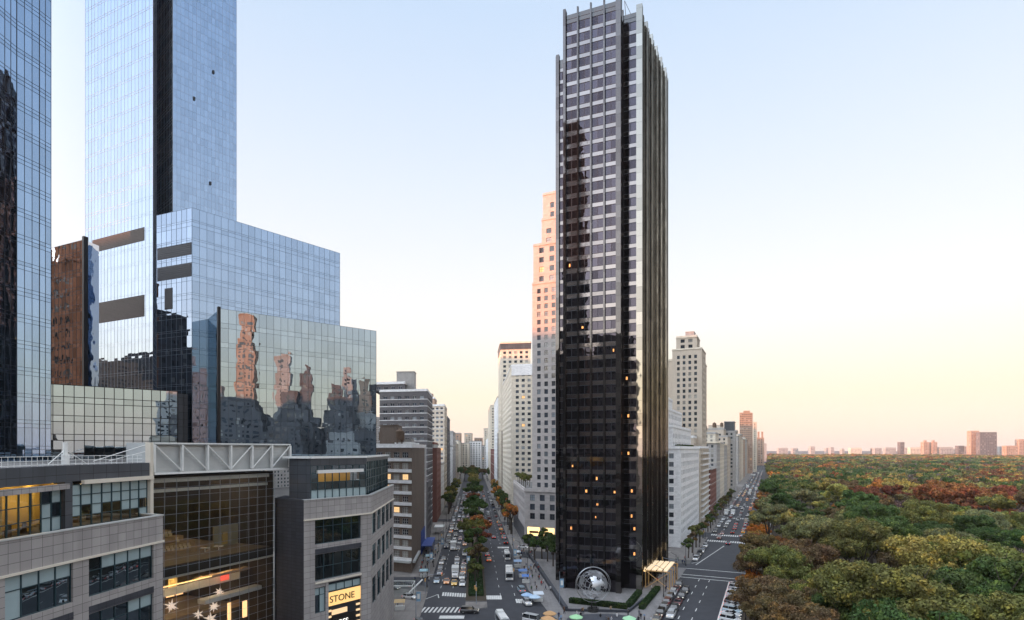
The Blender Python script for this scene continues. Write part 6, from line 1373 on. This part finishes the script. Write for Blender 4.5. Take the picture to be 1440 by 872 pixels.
for la in range(-40, 41):
    for lo in range(0, 100):
        a, b_ = la * math.pi / 2 / 41, lo * 2 * math.pi / 100 - math.pi
        if any(((b_ - bx) * math.cos(by)) ** 2 + (a - by) ** 2 < (br * (1 + .18 * math.sin(7 * math.atan2(a - by, b_ - bx) + bx * 5))) ** 2 for bx, by, br in blobs):
            q = []
            for da, db in ((0, 0), (0, 1), (1, 1), (1, 0)):
                aa, bb = a + da * math.pi / 2 / 41, b_ + db * 2 * math.pi / 100; q.append(o3 + tilt @ Vector((math.cos(aa) * math.cos(bb), math.cos(aa) * math.sin(bb), math.sin(aa))) * (R + .07))
            land.face(q)
land.build('land_plate', [plain('brushed_steel', (.62, .64, .67), .35, .8, var=.1)], GL)
for j, (ax, ay, rr) in enumerate(((90, 8, R * 1.24), (75, 60, R * 1.22), (-40, 20, R * 1.2))):
    m = MB(); ring(m, Matrix.Rotation(math.radians(ay), 3, 'Y') @ Matrix.Rotation(math.radians(ax), 3, 'X'), rr, .06, 56); m.build('orbit_ring', [steel], GL)
m = MB()
for k in range(3): a = k * 2.09; m.rod((gx + .9 * math.cos(a), gy + .9 * math.sin(a), .9), (gx + .35 * math.cos(a), gy + .35 * math.sin(a), gz - R), .16, 6, r2=.09)
m.rod((gx, gy, .14), (gx, gy, .95), 1.7, 24, r2=1.5); m.build('pedestal', [panel_dark], GL)
m = MB(); hedge_v = []
def hedge(a, b, wd, h, label):
    a, b = V2(a), V2(b); L = (b - a).length; d = (b - a) / L; n_ = int(L * wd * h * 90)
    u = rng.uniform(0, L, n_); f = rng.choice(3, n_, p=[.4, .3, .3]); w_ = rng.uniform(-wd / 2, wd / 2, n_); z = rng.uniform(.2, h, n_)
    w_ = np.where(f == 1, -wd / 2, np.where(f == 2, wd / 2, w_)); z = np.where(f == 0, h, z); nx_, ny_ = d.y, -d.x
    c = np.stack([a.x + d.x * u + nx_ * w_, a.y + d.y * u + ny_ * w_, z + .14], 1) + rng.normal(size=(n_, 3)) * .05
    nn = rng.normal(size=(n_, 3)); nn /= np.linalg.norm(nn, axis=1)[:, None]; t = np.cross(nn, rng.normal(size=(n_, 3))); t /= np.linalg.norm(t, axis=1)[:, None]; bt = np.cross(nn, t); s = .13
    o = bpy.data.objects.new('hedge', quads_mesh('hedge', np.stack([c - t * s, c - bt * s, c + t * s, c + bt * s], 1).reshape(-1, 3), leaf_obj)); C.objects.link(o); o.color = (.03, .06, .022, 1); tag(o, label, 'hedge', 'clipped plaza hedges')
    k = MB(); k.seg(a, b, .14, h + .05, -wd / 2 + .08, wd / 2 - .08); q = k.build('hedge_core', [leaf_obj], None); q.color = (.02, .035, .015, 1); q.parent = o
hedge(B((ML + MR) / 2, -3), B((ML + MR) / 2, 62), 4.2, .75, 'low dark planting bed running along the near end of the avenue median')
P0, Bc = DT['P0'], DT['Bc']; cr = DT['cr']
hedge(G(801, 848), G(882, 857), 1.6, 1.3, 'long low clipped hedge on the plaza right behind the steel globe'); hedge(G(884, 855), G(899, 836), 1.5, 1.3, 'short clipped hedge slanting away at the right of the globe plaza'); hedge(G(902, 858), G(925, 830), 1.5, 1.2, 'clipped hedge along the park avenue pavement by the dark tower')
# low dark wall along the side of the tower plaza
m = MB(); wa, wb, wc = V2(G(796, 860)), V2(G(757, 800)), V2(G(742, 779)); m.seg(wa, wb, .14, 1.3, -.5, .5); m.seg(wb, wc, .14, 1.3, -.5, .5); m.seg(wa, V2(G(884, 862)), .14, .75, -.3, .3); m.seg(V2(G(884, 862)), V2(G(905, 845)), .14, .9, -.25, .25)
tag(m.build('plaza_wall', [stone_dark]), 'long low dark granite wall slanting beside the dark tower plaza', 'wall')
m = MB(); c0 = V2(G(848, 876)); m.prism([(c0.x + 9 * math.cos(a), c0.y + 5 * math.sin(a)) for a in [2 * math.pi * k / 28 for k in range(28)]], .14, .8); tag(m.build('fountain_basin', [stone_dark]), 'dark round basin at the foot of the steel globe, cut by the bottom edge', 'basin')
# entrance canopy of the tower with gold slats
CN = thing('entrance_canopy', 'glowing cream slatted entrance canopy on gold legs at the right foot of the dark tower', 'canopy', (50, 185, 0)); q0 = DT['R2'] + dC * 3 + nC * .9
m = MB()
for i in range(5): m.seg(q0 + nC * (i * 1.7), q0 + nC * (i * 1.7) + dC * 15, 5.6 + .0, 5.95, -1.25, 0)
m.build('canopy_slat', [plain('glowing_canopy_panel', (.8, .66, .46), .6, var=.05, emit=(1, .72, .42), es=.30)], CN)
m = MB()
for t in (0, 5, 10, 15):
    for s in (.3, 7.6): p = q0 + nC * s + dC * t; m.rod((*p, .14), (*p, 5.6), .14, 6)
    a = q0 + nC * .3 + dC * t; b_ = q0 + nC * 7.6 + dC * t; m.rod((*a, 5.45), (*b_, 5.45), .12, 5)
m.rod((*(q0 + nC * .3), .2), (*(q0 + nC * 7.6), 5.4), .08, 5); m.rod((*(q0 + nC * 7.6), .2), (*(q0 + nC * .3), 5.4), .08, 5); m.build('gold_leg', [plain('glowing_gold_metal', (.55, .36, .16), .35, .8, emit=(1, .6, .2), es=.06)], CN)  # metal given a faint glow of its own, though it holds no lamp
m = MB(); m.seg(q0 + dC * 1, q0 + dC * 14, 4.9, 5.1, -.1, .1); m.build('canopy_light', [emis('canopy_lamp', (1, .7, .35), 5)], CN)

# ================================================================ STREET FURNITURE
def post_lamp():
    t = bpy.data.objects.new('street_lamp', None); C.objects.link(t)
    m = MB(); m.rod((0, 0, 0), (0, 0, 8.2), .10, 8, r2=.07); m.rod((0, 0, 0), (0, 0, .8), .2, 8, r2=.13); m.rod((0, 0, 8.0), (0, -1.9, 8.9), .05, 6); part('pole', m.mesh('pole', [blackmetal]), t)
    m = MB(); m.box(-.14, .14, -2.5, -1.8, 8.8, 8.98); part('lamp_head', m.mesh('lamp_head', [louvre_pale]), t); return t
def signal():
    t = bpy.data.objects.new('traffic_light', None); C.objects.link(t)
    m = MB(); m.rod((0, 0, 0), (0, 0, 6.2), .10, 8, r2=.08); m.rod((0, 0, 5.4), (0, -5.0, 6.1), .06, 6); part('pole', m.mesh('pole', [mull_mid]), t)
    m = MB(); m.box(-.17, .17, -5.1, -4.8, 5.3, 6.3); m.box(-.2, .2, -.15, .15, 3.6, 4.6); part('signal_head', m.mesh('signal_head', [MATS['glowing_gold_metal']]), t)
    m = MB(); m.rod((-.18, -4.95, 6.1), (-.2, -4.95, 6.1), .11, 10); part('signal_lens', m.mesh('signal_lens', [tailm]), t); return t
def banner():
    t = bpy.data.objects.new('banner_pole', None); C.objects.link(t)
    m = MB(); m.rod((0, 0, 0), (0, 0, 9.0), .09, 8, r2=.06); m.rod((0, 0, 0), (0, 0, .7), .2, 8, r2=.13); part('pole', m.mesh('pole', [mull_mid]), t)
    m = MB(); m.box(.12, 1.15, -.02, .02, 4.6, 7.0); part('banner', m.mesh('banner', [plain('blue_banner', (.20, .36, .52), .7, var=0)]), t)
    m = MB(); m.box(.30, .95, -.03, -.021, 5.2, 6.5); part('banner_emblem', m.mesh('banner_emblem', [white_metal]), t); return t
LP, SG, BNR = post_lamp(), signal(), banner()
def spread(proto, pts, name, lab, cat, group, rot=0):
    pts = sorted(pts, key=lambda p: p[1])
    for i, p_ in enumerate(pts):
        o = copy_tree(proto, (p_[0], p_[1], .12), rot if len(p_) < 3 else p_[2]); o.name = name; tag(o, lab % ordw(i + 1), cat, group)
spread(LP, [tuple(B(BL - Vector((.7, 0)), t)) for t in (8, 38, 68, 104, 136, 168, 210, 250)], 'street_lamp', 'black street lamp on the left pavement of the tree-lined avenue, %s from the near end', 'street lamp', 'left pavement street lamps', math.pi / 2)
spread(LP, [tuple(B(BR + Vector((.7, 0)), t)) for t in (14, 44, 84, 116, 148, 188, 224, 260)], 'street_lamp', 'black street lamp on the right pavement of the tree-lined avenue, %s from the near end', 'street lamp', 'right pavement street lamps', -math.pi / 2)
spread(LP, [tuple(Cc(CL - nC * .7, t)) for t in (8, 32, 56, 78, 100, 124, 154, 184, 206, 240, 270, 300, 340, 380)], 'street_lamp', 'black street lamp on the house side of the park avenue, %s from the near end', 'street lamp', 'house-side street lamps', aC - math.pi / 2)
spread(LP, [tuple(Cc(CR + nC * .8, t)) for t in (-6, 24, 50, 90, 125, 160)], 'street_lamp', 'black street lamp on the park side of the park avenue, %s from the near end', 'street lamp', 'park-side street lamps', aC + math.pi / 2)
spread(SG, [(*B(BL - Vector((.6, 0)), 0), math.pi / 2), (*B(BR + Vector((.6, 0)), 6), -math.pi / 2), (*B(ML + Vector((3, 0)), -11), 0.0), (*Cc(CL - nC * .8, 36), aC - math.pi / 2), (*Cc(CL - nC * .8, 120), aC - math.pi / 2), (*B(BL - Vector((.6, 0)), 88), math.pi / 2), (*B(BR + Vector((.6, 0)), 74), -math.pi / 2)], 'traffic_light', 'traffic light on a mast arm at a street corner, %s by distance from the viewer', 'traffic light', 'traffic lights')
bp_ = [G(585, 872), G(604, 806), G(656, 812), G(787, 850), G(722, 800), G(620, 782)]
spread(BNR, bp_, 'banner_pole', 'slim pole with a blue banner beside the tree-lined avenue, %s nearest', 'banner pole', 'poles with blue banners')
for p_ in (LP, SG, BNR):
    for ch in list(p_.children): bpy.data.objects.remove(ch)
    bpy.data.objects.remove(p_)
# subway entrance, tents, umbrellas, scaffold
def umbrella(x, y, col, label, r=1.7, h=2.7):
    t = thing('market_umbrella', label, 'umbrella', (x, y, .14), 'vendor umbrellas'); m = MB(); m.rod((0, 0, 0), (0, 0, h), .04, 6); part('pole', m.mesh('pole', [blackmetal]), t)
    m = MB(); n = 8
    for k in range(n): a, b_ = 2 * math.pi * k / n, 2 * math.pi * (k + 1) / n; m.face([(r * math.cos(a), r * math.sin(a), h - .7), (r * math.cos(b_), r * math.sin(b_), h - .7), (0, 0, h)]); m.face([(r * math.cos(a), r * math.sin(a), h - .7), (r * math.cos(a), r * math.sin(a), h - .9), (r * math.cos(b_), r * math.sin(b_), h - .9), (r * math.cos(b_), r * math.sin(b_), h - .7)])
    o = part('umbrella_canopy', m.mesh('umbrella_canopy', [coatm]), t, (0, 0, 0), col)
for px, py, col, lab in ((770, 868, (.55, .32, .16), 'orange vendor umbrella on the plaza corner, leftmost of the orange ones'), (777, 872, (.55, .34, .18), 'orange vendor umbrella on the plaza corner, rightmost of the orange ones'), (773, 861, (.5, .3, .15), 'orange vendor umbrella on the plaza corner, rear one'), (741, 835, (.35, .50, .70), 'pale blue umbrella over a stall by the crosswalk'), (752, 838, (.45, .58, .72), 'pale blue umbrella right of the other blue one'),
                        (810, 866, (.35, .62, .35), 'mint green umbrella left of the globe basin'), (885, 868, (.35, .62, .38), 'mint green umbrella right of the globe basin')):
    x, y = G(px, py, 2.4); umbrella(x, y, col, lab)
def stall(px, py, col, label, rot=0.1):
    x, y = G(px, py); t = thing('vendor_stall', label, 'stall', (x, y, .14), 'vendor stalls and kiosks'); t.rotation_euler = (0, 0, rot)
    m = MB(); m.box(-1.2, 1.2, -.7, .7, .0, 1.0); m.box(-1.15, 1.15, -.65, .65, 1.9, 2.1); part('counter', m.mesh('counter', [boxm]), t)
    m = MB(); m.face([(-1.5, -1.1, 2.1), (1.5, -1.1, 2.1), (1.4, .8, 2.6), (-1.4, .8, 2.6)])
    for sx in (-1.1, 1.1):
        for sy in (-.6, .6): m.rod((sx, sy, 1), (sx, sy, 2.3), .04, 5)
    part('awning', m.mesh('awning', [coatm]), t, (0, 0, 0), col)
for px, py, col, lab in ((728, 798, (.30, .42, .60), 'pale blue vendor stall at the kerb by the white bus'), (735, 812, (.10, .20, .45), 'dark blue vendor stall between the bus and the pale blue car'), (740, 820, (.12, .22, .5), 'dark blue vendor stall just behind the pale blue car'), (757, 846, (.55, .6, .66), 'white newsstand beside the plaza crosswalk'), (596, 812, (.30, .45, .5), 'pale newsstand at the left kerb near the crosswalk'), (604, 790, (.35, .5, .55), 'pale newsstand farther up the left pavement'),
                        (727, 784, (.5, .55, .6), 'small white stall behind the minibus'), (562, 858, (.5, .36, .2), 'tan kiosk at the bottom left corner of the crossing')): stall(px, py, col, lab)
m = MB(); q = B(BL, 62) - Vector((7.5, 0)); m.seg(q, q + dB * 22, .14, 9.5, -.1, .1); m.seg(q, q + dB * 22, 3.4, 3.7, 0, 4.2)
for i in range(7): p_ = q + dB * (i * 3.6) + nB * 4.1; m.rod((*p_, .14), (*p_, 3.4), .06, 5)
tag(m.build('scaffold_shed', [plain('blue_hoarding', (.02, .06, .26), .6, var=.1)]), 'blue construction shed over the pavement by the blank brown wall', 'scaffold')
m = MB(); q = V2(G(632, 752)); q = B(BL, tB(752)) - Vector((3.6, 0)); m.seg(q, q + dB * 9, 3.6, 3.9, -2.4, 2.4)
for s in (0, 9):
    for w_ in (-2.2, 2.2): p_ = q + dB * s + nB * w_; m.rod((*p_, .14), (*p_, 3.6), .07, 5)
tag(m.build('awning', [white_metal]), 'white entrance awning reaching over the left pavement beyond the blue shed', 'awning')
# glazed subway entrance at the left corner
SE = thing('subway_entrance', 'glass and white steel stair shelter at the left corner of the crossing', 'shelter', (*G(562, 838), .14)); m = MB()
sx, sy = G(562, 838)
for s in (-1, 1):
    m.rod((sx + s * 4, sy - 2, .14), (sx + s * 4, sy - 2, 3.4), .10, 6); m.rod((sx + s * 4, sy + 2.4, .14), (sx + s * 4, sy + 2.4, 3.8), .10, 6)
m.rod((sx - 4.2, sy - 2, 3.4), (sx + 4.2, sy - 2, 3.4), .16, 6); m.rod((sx - 4.2, sy + 2.4, 3.8), (sx + 4.2, sy + 2.4, 3.8), .12, 6); m.rod((sx + 3.2, sy - 2.6, 1.6), (sx + 6.6, sy + .8, 4.6), .22, 6); m.rod((sx - 4, sy - 2, 3.4), (sx - 4, sy + 2.4, 3.8), .10, 6); m.rod((sx + 4, sy - 2, 3.4), (sx + 4, sy + 2.4, 3.8), .10, 6)
m.build('frame', [white_metal], SE); m = MB(); m.face([(sx - 4, sy - 2, 3.42), (sx + 4, sy - 2, 3.42), (sx + 4, sy + 2.4, 3.82), (sx - 4, sy + 2.4, 3.82)]); m.face([(sx - 4, sy + 2.4, .2), (sx + 4, sy + 2.4, .2), (sx + 4, sy + 2.4, 3.7), (sx - 4, sy + 2.4, 3.7)]); m.build('glass_panel', [clear_], SE)
# sidewalk shop on the left wing foot, park wall
m = MB(); m.seg(Cc(CR + nC * 6.9, 2000), Cc(CR + nC * 6.9, -40), .14, 1.4, -.25, .25); tag(m.build('park_wall', [greystone]), 'low grey stone wall along the park side of the avenue', 'wall')

# ================================================================ AIR
m = MB(); m.box(-3200, 4600, -700, 4300, -1.0, 345.0)
hz, hnt, hb = newmat('evening_haze'); hnt.nodes.remove(hb); ho = [n for n in hnt.nodes if n.type == 'OUTPUT_MATERIAL'][0]
pv = N(hnt, 'ShaderNodeVolumePrincipled'); pv.inputs['Color'].default_value = (1.0, .95, .95, 1); pv.inputs['Density'].default_value = .00004; pv.inputs['Anisotropy'].default_value = 0.0
hnt.links.new(pv.outputs[0], ho.inputs['Volume']); h = m.build('haze', [hz]); h['kind'] = 'stuff'
for o in C.objects:
    if o.get('label') and not 4 <= len(o['label'].replace('-', ' ').split()) <= 16: print('LABEL', len(o['label'].replace('-', ' ').split()), o.name, o['label'])
